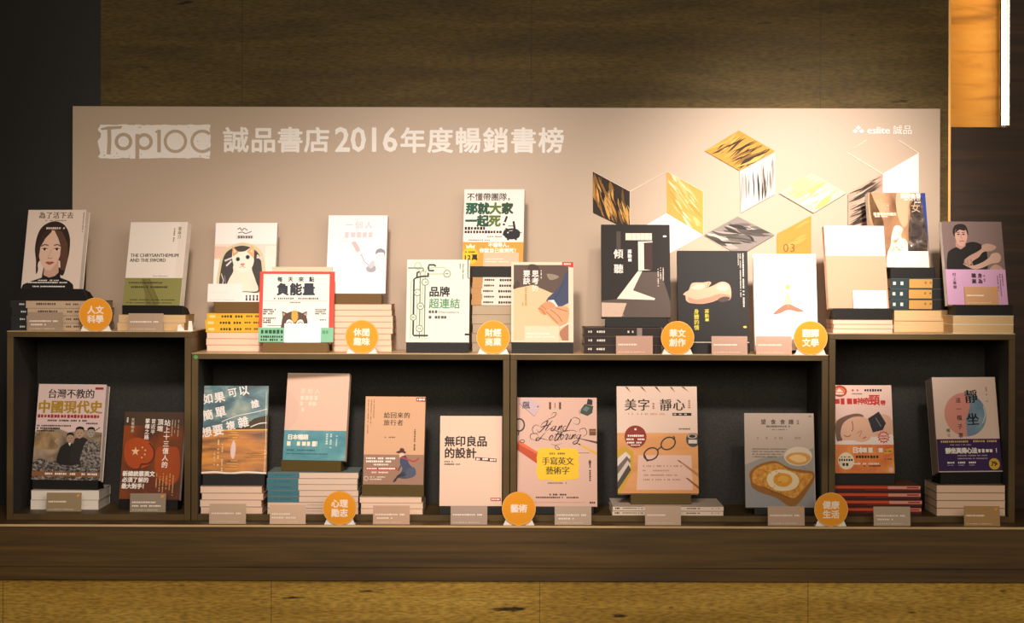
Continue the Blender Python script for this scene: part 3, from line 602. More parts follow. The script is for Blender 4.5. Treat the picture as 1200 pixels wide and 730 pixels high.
def a_thinking(A, w, h):
    A.rect(0, 0, w, h, '#e4d2ba'); A.to('picture')
    A.rect(2.8, 3.4, 64.6, 88.6, '#d6bc94'); A.poly([(2.8, 3.4), (2.8, 31.6), (26, 26.8), (34, 30.6), (48, 36.6), (56, 34), (67.4, 30), (67.4, 3.4)], '#5c4a42')
    A.blob([(20, 4), (30, 3.6), (34, 12), (30, 20), (22, 18)], '#46382f'); A.blob([(42, 14), (52, 15), (56, 18), (46, 21)], '#8f8272')
    A.blob([(2.8, 26), (8, 22), (10, 28), (3, 32)], '#4a3c34')
    A.poly([(67.4, 9), (63, 14), (60, 24), (52, 34), (43, 42), (41, 46), (50, 50), (56, 54), (67.4, 48)], '#3e4664'); A.line([(62, 22), (56, 36), (50, 44)], 0.8, '#2f3650', True)
    A.poly([(43, 45), (50, 44.4), (55, 52), (50, 53), (45, 49)], '#e8e0da')
    A.blob([(32, 55), (37, 49), (44, 46), (51, 50), (52, 56), (46, 60), (41, 62), (36, 61)], '#cf9268'); A.line([(31.5, 54.6), (36, 56), (40, 62)], 1.6, '#b87850', True); A.line([(35, 51), (40, 55), (44, 61)], 1.2, '#b87850', True)
    A.blob([(40, 58), (48, 54), (58, 52), (67.4, 54), (67.4, 66), (62, 76), (55, 74), (46, 66)], '#d99e74')
    for q in ([(41, 58), (48, 65), (55, 72)], [(46, 56), (54, 62), (60, 70)], [(52, 54), (60, 56), (66, 58)]): A.line(q, 1.0, '#a86c48', True)
    A.poly([(67.4, 72), (58, 80), (56, 84), (60, 92), (67.4, 92)], '#a8765a'); A.line([(57, 77), (67.4, 72)], 1.4, '#e8e0da')
    A.to('title'); A.cjk('思考', 24, 9.4, 8.6, WT, 0.02, True, 8.6); A.cjk('的', 24, 27, 8, WT, 0.0); A.cjk('要訣', 13.8, 9.4, 8.6, WT, 0.02, True, 8.6)
    A.to('small_print'); A.dash(34.6, 10, 9, 1.2, WT, True); A.dash(16, 30, 22, 2.4, '#b89458', True); A.dash(12.6, 46, 6, 1.6, '#b89458', True)
    A.to('corner_tag'); A.poly([(60, 0), (60, 4), (73, 6.4), (73, 0)], '#c8382a'); A.dash(62, 1.2, 8, 2.2, WT)
def a_door(A, w, h):
    A.rect(0, 0, w, h, '#1f1917'); A.to('picture')
    A.rect(18, 8, 5, 22, '#4a403a'); A.poly([(48, 56), (70, 56), (81, 92), (81, 109), (0, 109), (0, 90), (18, 88)], '#584b44')
    A.line([(44, 70), (30, 109)], 0.6, '#544842'); A.line([(60, 60), (66, 109)], 0.6, '#544842'); A.line([(20, 89), (78, 92)], 0.6, '#544842'); A.line([(36, 74), (76, 77)], 0.5, '#544842'); A.line([(10, 100), (80, 102)], 0.6, '#544842')
    A.rect(28.8, 10.2, 31, 8.2, '#e8d8c6')
    for x in (36, 41, 46, 51, 56): A.rect(x, 10.2, 0.6, 8.2, '#bfae9c')
    A.rect(50, 22, 10, 31, '#3d2620'); A.poly([(43.5, 20), (60.4, 19.6), (60.4, 21), (50.3, 21.6), (50.3, 53), (59, 53.6), (43.5, 54.4)], '#e9dccb')
    A.poly([(43, 55), (48, 55), (37, 77.6), (63, 87), (62, 88.8), (18, 87.6)], '#ecdccb'); A.poly([(0, 92), (29.4, 92.6), (23.6, 108.6), (0, 108.6)], '#cbb09c')
    rr = random.Random(5)
    for k in range(70): x, y = rr.uniform(2, 26), rr.uniform(93, 108); A.ell(x, y, 0.5, 0.3, rr.choice(['#b89c88', '#dcc4b2']), 5)
    A.to('title'); A.cjk('傾聽', 14.4, 29, 11.6, WT, 0.018, True, 17.6, 0.005)
    A.to('small_print'); A.cjk('蔣勳', 31, 29.6, 5, WT, 0.03, True, 5.2); A.dash(31.4, 40.4, 5, 4.4, WT, True); A.dash(66, 51, 22, 1.4, '#d8ccc0', True); A.dash(69, 51, 14, 1.4, '#d8ccc0', True); A.dash(72, 51, 16, 1.4, '#d8ccc0', True); A.rect(73, 13, 4, 2, WT)
def a_body(A, w, h):
    A.rect(0, 0, w, h, '#1d1c1b'); A.to('picture')
    A.blob([(9, 53), (6.4, 51.6), (9.6, 48.6), (13, 46.4), (16, 39.6), (20, 37.6), (30, 37.4), (37, 36.4), (39.6, 38), (37, 41.6), (35.4, 43.4), (42, 41), (49, 37.4), (55, 36.6), (61, 40), (63, 47), (62.6, 55), (59, 58.6), (50, 57), (40, 60.4), (28, 62.6), (15, 61.6), (10, 58.6)], '#e3ab90')
    A.blob([(12, 55), (22, 57.6), (36, 55), (48, 51), (60, 52), (62, 55), (59, 58.4), (50, 56.6), (40, 60), (28, 62.2), (15, 61.2)], '#c88a70'); A.blob([(47, 57.6), (54, 54), (61, 55), (60, 58), (52, 60.6)], '#4a3d38')
    A.blob([(16, 44), (22, 40), (30, 40), (32, 43), (24, 46)], '#efc4ac'); A.blob([(46, 42), (54, 39), (60, 43), (56, 47), (48, 46)], '#f0c6ae'); A.line([(37, 37.4), (35, 42), (33, 44)], 0.7, '#a8705a', True)
    A.to('title'); A.cjk('身體的情', 18.6, 68.6, 6.2, '#d8c840', 0.012, True, 6.2); A.cjk('蔣勳', 31.4, 68.6, 5.2, '#d8c840', 0.012, True, 5.4); A.dash(31.8, 79.8, 5, 4.4, '#d8c840', True)
    A.to('small_print'); A.dash(76.6, 3, 63, 2.0, '#d8d0c6', True); A.dash(73.6, 3, 52, 1.4, '#c8c0b6', True); A.dash(71.4, 3, 14, 1.2, '#c8c0b6', True); A.ell(78.4, 89.6, 2.2, 1.3, '#d8c840')
    A.rect(0, h - 0.9, w, 0.9, '#c9c0b4')
def a_cream(A, w, h):
    A.rect(0, 0, w, h, '#f4efe2'); A.to('title'); A.cjk('小王子', 30.5, 12.6, 5.6, '#cfc6b4', 0, pitch=6); A.dash(34, 24, 12, 1.2, '#ddd4c2')
    A.to('picture')     # plain hill and tree in the same colours
    A.blob([(22, 71), (32, 62), (40, 59), (48, 62), (58, 67), (52, 68.4), (40, 66), (30, 70)], '#d0705c'); A.poly([(34, 59.5), (40, 43), (46, 59.5)], '#a8bca0'); A.rect(39, 59, 2, 4, '#c08a60'); A.ell(40, 39, 3, 3, '#e0c264')
    A.rect(18, 79.4, 38, 0.5, '#cfc8ba')
    for x, y in ((9, 20), (63, 10), (21, 38), (64, 53), (10, 77), (40, 91), (22, 80)): A.star(x, y, 1.6, '#cfcab2', 5)
def a_peach(A, w, h):
    A.rect(0, 0, w, h, '#f4eeee'); A.rect(0, 35.4, w, h - 35.4, '#d29f82')
    A.to('small_print'); A.rect(5, 8, 3, 2.6, '#c8ccd6'); A.rect(5, 14, 9, 2, '#d0d0da'); A.dash(36, 6, 29, 1, '#d8d0d0'); A.dash(9, 25, 14, 1.2, '#dcd6d8'); A.dash(18, 6, 10, 7, '#e6e2e6'); A.dash(58, 41.4, 6, 1, '#c89878')
    for k in range(4): A.rect(0, 12 + 6 * k, w, 0.25, '#ece2e0')
def a_blast(A, w, h):
    bg = node_mat('sepia_smoke', 0.3, [(0.3, '#6b4a34'), (0.5, '#a87e5c'), (0.7, '#c9a27c')], 14, (1, 1, 0.7), 5, 'Object', 0.6)
    A.rect(0, 0, w, h, bg); A.to('picture')
    dk = node_mat('dark_smoke', 0.3, [(0.35, '#2d2725'), (0.6, '#5c504a'), (0.72, '#9a8c80')], 45, (1, 1, 1), 5, 'Object', 0.8)
    A.blob([(4, 0), (8, 10), (13, 22), (17, 34), (16, 45), (8, 44), (3, 30), (2, 8)], node_mat('brown_edge', 0.3, [(0.4, '#3d2c22'), (0.65, '#80603f')], 30, (1, 1, .5), 4))
    A.blob([(69, 2), (60, 6), (51, 14), (50, 26), (47, 40), (46, 54), (45, 70), (54, 72), (67, 72), (69, 40)], dk)
    A.poly([(65, 0), (66.4, 24), (69, 48), (71, 89), (74, 89), (74, 0)], '#26408c')
    A.blob([(36, 0), (52, 0), (48, 18), (46, 36), (40, 40), (34, 22)], '#cfa684')
    A.blob([(30, 40), (36, 39), (40, 43), (38, 50), (44, 58), (44, 72), (44, 89), (20, 89), (18, 80), (20, 70), (24, 62), (26, 50)], node_mat('white_blast', 0.5, [(0.34, '#a8805c'), (0.46, '#e6d2bc'), (0.6, '#f4eae0')], 60, (1, 1, 1), 5, 'Object', 0.6), 4)
    A.rect(18, 76, 26, 13, '#ece0d4'); rr = random.Random(2)
    for k in range(30): A.ell(rr.uniform(20, 50), rr.uniform(60, 88), rr.uniform(0.4, 1.4), rr.uniform(0.4, 1.2), rr.choice(['#f6ece2', '#b8a492', '#7a6a5e', '#e0cdb8']), 7)
    A.to('title'); A.cjk('東野圭吾', 39.5, 0.6, 6.2, WT, 0.05); A.dash(44, 7.6, 20, 1.5, WT); A.dash(56, 10.4, 8, 1.5, WT)
    A.cjk('魔女', 14, 11.6, 12, '#c8a888', 0.0, pitch=37); A.cjk('拉普拉斯的魔女', 5.4, 23.4, 4.0, '#f0e0c0', 0.03); A.dash(5.6, 27.8, 17, 1.3, WT)
def a_writer(A, w, h):
    A.rect(0, 0, w, h, '#7c6864'); A.to('portrait')
    A.blob([(4, 60), (4, 40), (8, 34), (16, 30), (24, 27), (36, 24), (46, 27), (52, 34), (50, 58), (28, 60)], '#201c1c'); A.poly([(15, 24), (15, 30), (21, 33), (27, 29), (27, 22)], '#b08a7c')
    A.blob([(14.4, 18), (12.6, 12), (15.6, 5), (23, 2.8), (29, 5), (31.4, 12), (30.4, 17), (26, 16), (18, 17)], '#262020')
    A.blob([(15, 16), (17, 9), (23, 7), (28.6, 10), (30, 17), (28, 24), (23.6, 29), (19, 27.6), (16, 23)], '#c89c8c')
    A.poly([(15, 14), (18, 7), (24, 5.6), (29, 9), (27, 11), (21, 9.6)], '#2a2322')
    for x in (19.4, 25.6): A.ell(x, 15.2, 1.6, 0.8, '#2e2424'); A.line([(x - 2.2, 13), (x + 2, 12.6)], 0.8, '#2e2424')
    A.line([(22.6, 15), (22.2, 19.4), (24, 20)], 0.6, '#94685c'); A.line([(19.8, 23.4), (22.6, 23), (26, 23.2)], 0.9, '#8c5048')
    A.blob([(24, 46), (30, 41), (40, 36), (46, 32), (47, 28), (54, 26), (62, 28), (64, 31), (58, 34.6), (48, 36), (42, 42), (34, 47), (30, 52), (26, 50)], '#b89484')
    A.blob([(22, 50), (34, 52), (46, 48), (55, 42), (58, 38), (66, 37), (69, 42), (66, 48), (56, 50), (44, 55), (34, 56)], '#c4a090')
    for q in ([(25, 45), (24, 50), (25, 51)], [(28, 45), (28, 51), (30, 53)], [(32, 44), (33, 50), (34, 52)]): A.line(q, 1.6, '#a07c6e', True)
    A.blob([(54, 57), (60, 51), (66, 52), (70, 57)], '#b89484')
    A.to('paper_band'); A.rect(0, 56.6, w, h - 56.6, '#cfa2c6')
    A.cjk('身為', 38.6, 61, 5.8, '#2a2228', 0.035, True, 6.6); A.cjk('職業', 31, 61, 5.8, '#2a2228', 0.035, True, 6.6); A.dash(45.6, 61.4, 12, 2, '#5c4458', True); A.cjk('村上春樹', 8, 60.4, 4.4, '#3a2c38', 0.02, True, 4.9)
    A.dash(68, 62, 14, 1.3, '#5c4458', True); A.dash(65, 62, 26, 1.3, '#5c4458', True); A.dash(62, 64, 18, 1.3, '#5c4458', True)
def a_history(A, w, h):
    A.rect(0, 0, w, h, '#e2c8c4')
    A.to('picture')
    A.poly([(0, 56), (12, 52), (26, 51), (40, 56), (60, 53), (81, 56), (81, 111), (0, 111)], node_mat('battle_smoke', 0.5, [(0.3, '#4f443c'), (0.48, '#8f7c68'), (0.62, '#b09a84'), (0.75, '#7a6e66')], 18, (1, 1, 1), 5, 'Object', 0.8))
    A.blob([(0, 62), (8, 55), (20, 56), (32, 60), (24, 66), (30, 74), (14, 76), (0, 72)], node_mat('amber_smoke', 0.5, [(0.35, '#6e5a44'), (0.6, '#b39468')], 30, (1, 1, 1), 4))
    gy = node_mat('grey_rubble', 0.5, [(0.36, '#262322'), (0.5, '#59534f'), (0.64, '#a89e98')], 130, (1, 1, 1.6), 5, 'Object', 1.0)
    A.blob([(0, 92), (10, 87), (24, 90), (36, 86), (50, 88), (64, 84), (81, 88), (81, 111), (0, 111)], gy)
    A.blob([(30, 92), (31, 76), (36, 70), (42, 67), (48, 70), (53, 76), (54, 92)], '#25211f'); A.blob([(45, 90), (48, 66), (52, 62), (60, 62), (66, 68), (68, 90)], '#2c2826'); A.blob([(58, 92), (60, 72), (64, 66), (70, 64), (77, 68), (80, 78), (80, 92)], node_mat('grey_uniform', 0.5, [(0.4, '#3a3532'), (0.6, '#9a918a')], 160, (1, 1, 1), 4))
    for x, y, r, c in ((43, 62.5, 4.2, '#b09078'), (54, 56.5, 5.0, '#b8967e'), (67.6, 56, 4.4, '#a8988a')):
        A.ell(x, y, r, r * 1.3, c); A.blob([(x - r, y - 1), (x - r * .9, y - r * 1.2), (x, y - r * 1.5), (x + r * .9, y - r * 1.2), (x + r, y - 1), (x + r * .6, y - r * .8), (x - r * .6, y - r * .8)], '#1e1a18')
        A.ell(x - r * .4, y, 0.7, 0.5, '#2a2220', 8); A.ell(x + r * .4, y, 0.7, 0.5, '#2a2220', 8); A.line([(x - 1.2, y + r * .7), (x + 1.2, y + r * .7)], 0.6, '#5c3c30')
    A.poly([(41, 68), (43, 72), (45, 68)], '#e0d4c8'); A.line([(72, 54), (78, 50)], 0.9, '#3a3230')
    A.rect(0, 101.6, w, 5.2, '#8c5c36'); A.dash(16, 102.8, 26, 2.4, WT); A.dash(46, 102.8, 10, 2.4, WT); A.dash(60, 102.8, 18, 2.4, WT)
    A.to('title'); A.cjk('台灣不教的', 11.6, 5.2, 11.6, INK, 0.018, pitch=11.4, by=0.0); A.cjk('中國現代史', 1, 18.6, 15.6, '#b08a24', 0.045, pitch=15.7, by=0.02)
    A.to('small_print'); A.dash(1.6, 35.4, 76, 4.0, '#a82a2c', fill=0.96); A.dash(14, 41.4, 48, 2, INK); A.dash(61, 44.6, 14, 1.8, INK); A.dash(1.6, 47.6, 42, 1.8, INK); A.dash(1.6, 50.4, 32, 2.2, INK); A.dash(1.6, 53.6, 22, 1.8, INK)
    A.to('corner_tag'); A.rect(69, 3.4, 10, 2.6, '#a82a2c')
def a_red(A, w, h):
    A.rect(0, 0, w, h, node_mat('rust_cover', 0.4, [(0.3, '#4a3026'), (0.5, '#774022'), (0.68, '#9a4a1e')], 9, (1, 1, 1), 5, 'Object', 0.6)); A.to('picture')
    A.blob([(2, 48), (4, 36), (14, 30), (26, 32), (36, 38), (38, 52), (32, 62), (20, 66), (8, 62)], '#b24c1c'); A.rect(0, 0, w, 16, '#4f3a2c')
    A.blob([(42, 42), (56, 40), (68, 44), (70, 74), (60, 84), (44, 76), (40, 58)], '#a54a1c')
    A.line([(32, 36), (38, 44), (38, 54), (32, 60), (24, 61), (22, 66), (14, 68)], 2.0, '#5c2c22', True); A.blob([(24, 80), (40, 76), (56, 84), (62, 92), (40, 96)], '#6b3424')
    A.star(15.8, 46, 5.4, '#eec898')
    for x, y in ((24, 41.4), (27.6, 44.6), (27.4, 49.4), (24, 53)): A.star(x, y, 1.5, '#eec898')
    A.to('title'); A.cjk('站上十三億人的', 48.2, 8.6, 7.6, WT, 0.02, True, 8.1); A.cjk('頂端', 40, 8, 7.2, WT, 0.02, True, 7.6); A.cjk('習近平', 32.4, 8, 5.6, WT, 0.015, True, 6.2); A.cjk('掌權之路', 25.2, 7.6, 5.8, WT, 0.025, True, 6.3)
    A.cjk('新總統蔡英文', 2.4, 68.6, 6.4, WT, 0.05, pitch=6.5); A.cjk('必須了解的', 2.4, 75.8, 6.3, WT, 0.04, pitch=6.4); A.cjk('最大對手！', 2, 83, 6.3, WT, 0.045, pitch=6.2)
    A.to('small_print'); A.cjk('矢板明夫', 8.6, 7.4, 4.0, '#dccab8', 0.02, True, 4.3); A.dash(3, 7, 5, 2, WT, True); A.dash(65, 9, 20, 1.3, '#c8b09a', True); A.dash(61, 9, 16, 1.3, '#c8b09a', True); A.dash(57.6, 9, 20, 1.3, '#c8b09a', True)
    for k in range(6): A.dash(43 + 4 * k, 71 + 2 * (k % 2), 16 + 4 * (k % 3), 1.4, '#d8a468', True)
def a_sunset(A, w, h):
    A.rect(0, 0, w, h, node_mat('cloudy_sky', 0.35, [(0.32, '#1f3a46'), (0.48, '#44707a'), (0.62, '#87968a'), (0.76, '#c4b48e')], 16, (1, 1, 1.5), 6, 'Object', 0.7)); A.to('picture')
    A.poly([(0, 50), (20, 52), (46, 48), (60, 38), (77, 34), (77, 60), (0, 60)], '#453b28')
    A.rect(0, 52, w, h - 52, node_mat('golden_sea', 0.35, [(0.32, '#5c360c'), (0.46, '#a5640e'), (0.6, '#c97e12'), (0.76, '#e2a644')], 28, (0.35, 1, 1.8), 6, 'Object', 0.4))
    [A.line([(x0, y0), (x1, y0 - 0.6)], 1.1, '#6e4e1c', False, True) for x0, x1, y0 in ((52, 72, 79), (56, 76, 81), (50, 74, 83), (58, 75, 77.4))]; A.line([(0, 52.2), (76, 51)], 1.6, '#e6a83c')
    [A.line([(rx - rl, ry), (rx + rl, ry + 0.3)], 0.7, '#dfa648') for rx, ry, rl in ((37, 54, 4), (36, 57, 6), (38, 60, 3), (35, 63, 5), (38, 87, 4), (36, 90, 7), (37, 93, 4), (35, 96, 8))]; A.blob([(36, 64), (38.4, 66), (39.4, 74), (37.6, 84), (34.4, 83), (33.4, 74)], '#dcc0bc')
    A.line([(0, h - 1), (16, h - 2), (34, h - 0.6), (52, h - 2), (77, h - 0.8)], 2, '#e8e0d8', True); A.line([(73.6, 8), (74.4, 60), (73.6, 101)], 0.5, '#e8dcc8')
    A.to('title'); r = -0.2
    for ch, x, y, s in (('如', -0.6, 10, 12.5), ('果', 13, 8, 13), ('可', 29, 3.4, 11), ('以', 41.6, 0.2, 12.5), ('簡', 0.2, 29, 12.5), ('單', 14.6, 25, 13.5), ('誰', 56.6, 17, 10), ('想', -0.6, 49, 12.5), ('要', 12.4, 46, 13.5), ('複', 28, 41.6, 11), ('雜', 42, 37, 13)): A.cjk(ch, x, y, s, '#eee4de', 0.022, rot=r)
    A.line([(22, 42), (40, 35), (60, 31), (75, 27)], 0.8, '#e8e0da', True); A.line([(56, 48), (66, 44), (75, 43)], 1.1, '#e8e0da', True)
    A.to('small_print'); A.dash(18, 63, 30, 2.0, '#e8c890', True, 0.6); A.dash(23, 66, 34, 1.6, '#e8c890', True, 0.6); A.dash(14, 74, 20, 1.4, '#e8c890', True, 0.6)
def a_pale(A, w, h):
    A.rect(0, 0, w, h, '#dcb9a4'); A.to('picture'); A.blob([(0, 24), (8, 26), (15, 38), (14, 54), (6, 64), (0, 66)], '#d8b4a2'); A.rect(0, 0, w, 0.9, '#eee0d4')  # left blob is the shadow arc painted onto the cover
    A.to('title'); A.cjk('那些人', 16.6, 17.6, 6.4, '#efd6c2', 0, pitch=8.4); A.dash(17, 26, 24, 5.6, '#edd2bc'); A.dash(17, 33, 22, 5, '#edd2bc'); A.dash(19, 40, 5, 5, '#edd2bc')
    A.to('paper_band'); A.rect(0, 66.6, w, h - 66.6, node_mat('teal_band', 0.45, [(0.3, '#43808e'), (0.6, '#5f9aa2'), (0.8, '#8ab0a8')], 22, (1, 1, 1.4), 5))
    A.cjk('日本暢銷', 4, 71, 6.6, '#efe2d0', 0.035, pitch=6.2); A.dash(4, 79, 34, 6, '#efe2d0', fill=0.95); A.cjk('！', 38, 78.6, 6.4, '#efe2d0', 0.04); A.dash(50, 70, 14, 2.6, '#c8d4c8', True); A.dash(55, 70, 17, 2.2, '#c8d4c8', True); A.dash(62, 72, 12, 1.8, '#c8d4c8', True); A.dash(4, 88.6, 36, 1.8, '#2d5660'); A.dash(4, 93, 50, 1.3, '#2d5660')
def a_traveller(A, w, h):
    A.rect(0, 0, w, h, '#d2a480'); A.to('title'); A.cjk('給回來的', 22.2, 18, 7.4, '#3d3024', 0.02, pitch=7.9, by=0.0); A.cjk('旅行者', 22.2, 26.6, 7.4, '#3d3024', 0.02, pitch=7.9, by=0.0)
    A.to('small_print'); A.dash(24, 46.6, 12, 1.6, '#6b543e'); A.dash(3, 4, 40, 1.2, '#7a624a', True); A.dash(6.4, 4, 30, 1.2, '#7a624a', True); A.dash(9.6, 4, 22, 1.2, '#7a624a', True); A.dash(58.6, 38, 28, 1.9, '#4a3a2c', True)
    A.to('corner_tag'); A.poly([(60, 1), (60, 5.4), (71, 5.8), (71, 1)], '#9c3026'); A.dash(61, 2, 9, 2.4, WT)
    A.to('paper_band'); A.rect(0, 67.4, w, h - 67.4, '#987460')
    A.dash(3, 70.6, 35, 2.3, WT); A.dash(3, 74.2, 35, 2.3, WT); A.rect(3, 82, 37, 3.2, '#b03c34'); A.dash(12, 78, 20, 2, '#f0d8cc'); A.dash(4, 82.6, 34, 2, WT); A.dash(10, 87, 20, 2, '#f0c8b8'); A.ring(3.8, 95, 2.6, 2.6, 0.6, '#d8c8b8'); A.dash(8, 92.6, 18, 1.4, '#e0d0c0'); A.dash(8, 95.2, 14, 1.4, '#e0d0c0')
    A.to('picture'); A.blob([(38, 64.6), (42, 62.4), (43, 60), (47, 60.4), (48, 63), (50, 65), (44, 66.4)], '#4a2c20'); A.blob([(42, 66), (47, 65.6), (47.4, 70), (43, 71)], '#e0b8a0'); A.blob([(44, 70), (50, 69), (54, 78), (60, 84), (60, 92), (50, 95), (42, 93), (46, 84), (43, 77)], '#3a4660'); A.line([(45, 70.4), (52, 73), (60, 75), (65, 71)], 1.7, '#b03c34', True); A.blob([(52, 84), (60, 82), (62, 90), (56, 94), (50, 93)], '#4a5068')
    A.line([(48, 88), (41, 92), (38, 98)], 1.8, '#2a2430', True); A.line([(50, 90), (40, 94), (36, 99)], 1.8, '#2a2430', True); A.line([(45, 78), (41, 86)], 1.6, '#3a4660')
def a_plain(A, w, h):
    A.rect(0, 0, w, h, '#e2c2ab'); A.to('title'); A.cjk('無印良品', 5, 23, 12.8, '#2a2422', 0.028, pitch=12.7); A.cjk('的設計', 5, 36.6, 12.8, '#2a2422', 0.028, pitch=12.7)
    A.to('small_print'); A.poly([(41.6, 47.6), (41.6, 51.4), (66.6, 53.4), (66.6, 49.4)], '#6b2a24'); A.dash(43, 48.8, 13, 2.4, WT); A.dash(59, 49.8, 7, 2.4, WT); A.dash(5.4, 52.2, 10, 1.7, INK); A.dash(5.4, 55.2, 18, 1.7, INK)
    A.to('corner_tag'); A.rect(60, 94.6, 12, 3.6, '#b0342c'); A.dash(61, 95.4, 10, 2, WT)
def a_lettering(A, w, h):
    A.rect(0, 0, w, h, '#d2ac9c'); A.to('picture')
    A.poly([(1.6, 7), (12.6, 0.6), (28, 10), (20, 22.6)], '#a48c98'); A.poly([(2.2, 6), (13, 0), (28.4, 9.4), (20.2, 21.4)], '#c4aab0'); A.cjk('飆', 5.6, 4.2, 9.5, '#3a3038', 0.01); A.ell(24.4, 10.6, 0.9, 0.9, '#5c4850')
    A.rect(37.6, 5.4, 2.4, 8.4, '#54382c'); A.rect(44, 6, 1.2, 6.4, '#8a7468'); A.rect(49.4, 5.4, 2.4, 8.2, '#54382c')
    A.poly([(74, 15), (80, 7.4), (90, 10), (88.6, 18), (83, 21.4), (74, 18)], '#39443e'); A.poly([(82, 7.8), (83.4, 1.4), (89, 2.6), (88.8, 9)], '#232624'); A.poly([(77, 14), (81, 10), (86, 12), (82, 16.6)], '#5c6e64'); A.poly([(72, 16), (76, 12), (74, 20)], '#b09488')
    A.ring(2.6, 32, 6.6, 8, 1.8, '#453c38'); A.ell(2.6, 32, 4.8, 6, '#c8a89c'); A.line([(2, 40), (1, 44)], 1.4, '#453c38')
    A.poly([(0, 53), (2, 50), (25, 64), (23, 76.6), (0, 61)], '#b84a26'); A.poly([(0, 53), (2, 50), (25, 64), (24.6, 66.6), (1, 54)], '#d8693a'); A.ring(6, 51, 3, 2, 0.8, '#4a3c38')
    A.poly([(85, 36.4), (93, 36.4), (93, 44), (85, 44)], '#6b4430'); A.rect(86, 38, 7, 2, '#8c6244')
    A.poly([(72, 47.6), (76, 47.8), (94, 51), (94, 53.6)], '#5c3c38'); A.poly([(69.6, 53), (74, 53.6), (94, 63.4), (94, 67)], '#d8a83c'); A.poly([(69.6, 53), (74, 53.6), (75, 56)], '#3a2c24'); A.rect(70, 64, 15, 0.6, '#8a6858')
    A.to('title_plate'); a, bq, c, e = 22.6, 59.4, 50, 36
    pl = [(24, 59.4), (36, 58.4), (46, 60), (56, 58.4), (70, 59.6), (71, 63), (73.6, 66), (72, 72), (73, 78), (72, 86), (73.4, 92), (70, 94.6), (60, 95.4), (48, 97.6), (36, 95.2), (25, 95.6), (24, 91), (22.4, 86), (24, 78), (22.8, 70), (24.2, 64)]
    A.poly(pl, '#e9bd26'); A.dash(38, 64, 18, 2.4, '#7a5c1c')
    A.cjk('手寫英文', 29, 69, 9.6, '#4a3818', 0.025, pitch=9.4, by=0.0); A.cjk('藝術字', 33.4, 79.8, 9.6, '#4a3818', 0.025, pitch=9.4, by=0.0)
    A.to('title')
    def st(pts, wd=0.7): A.line(pts, wd, '#3a2a26', True, True)
    # Hand
    for q in ([(27, 34), (30, 30), (36, 27), (34, 32), (28, 39), (25, 40), (23, 37)], [(42, 26), (38, 31), (34, 37), (33, 39)], [(27, 35), (33, 33), (40, 31)], [(46, 33), (42, 34), (40, 38), (43, 38), (46, 33), (44, 38), (47, 38)], [(47, 38), (50, 33), (48, 38), (51, 34), (53, 33), (51, 38), (54, 38)], [(59, 33), (55, 34), (54, 38), (57, 38), (64, 25), (58, 37), (60, 38)]): st(q, 1.25)
    # Lettering
    for q in ([(34, 40), (30, 44), (26, 49), (22, 50), (24, 47), (30, 48), (38, 50)], [(38, 50), (42, 46), (41, 44), (38, 47), (39, 50), (43, 48)], [(43, 48), (49, 40), (44, 49), (47, 49), (53, 40), (48, 49), (51, 49)], [(44, 43), (53, 42)], [(51, 49), (55, 45), (53, 43), (51, 46), (52, 49), (56, 46)], [(56, 46), (58, 43), (60, 44), (57, 49), (61, 47)], [(61, 47), (63, 43), (61, 48), (64, 47), (66, 43), (64, 48), (67, 44), (69, 43), (67, 48), (70, 46)], [(74, 43), (71, 44), (70, 47), (73, 47), (75, 43), (71, 52), (67, 54), (66, 52), (72, 49), (76, 46)]): st(q, 1.25)
    for q in ([(27, 34), (22, 32), (18, 36), (20, 42), (28, 40)], [(34, 32), (36, 26), (44, 22), (46, 18), (42, 18), (40, 22)], [(64, 25), (68, 23), (74, 26), (72, 31), (66, 30)], [(22, 50), (16, 48), (16, 43), (22, 42), (26, 46)], [(76, 46), (82, 42), (80, 36), (74, 37), (74, 41)], [(34, 40), (40, 36), (50, 40), (64, 38), (72, 40)], [(40, 54), (46, 56), (50, 60), (46, 60), (45, 56), (54, 53)]): st(q, 0.7)
    A.to('small_print'); A.dash(36, 98.4, 22, 1.5, '#7a5c50'); A.dash(38, 111.4, 19, 2, INK); A.dash(22, 114.8, 50, 1.8, INK); A.dash(84.6, 73, 24, 2.2, '#5a443c', True); A.ell(85.6, 75, 1.6, 2.4, '#5a443c'); A.dash(83, 120.4, 8, 2.2, INK); A.rect(14, 121, 66, 0.4, '#c49a8a')
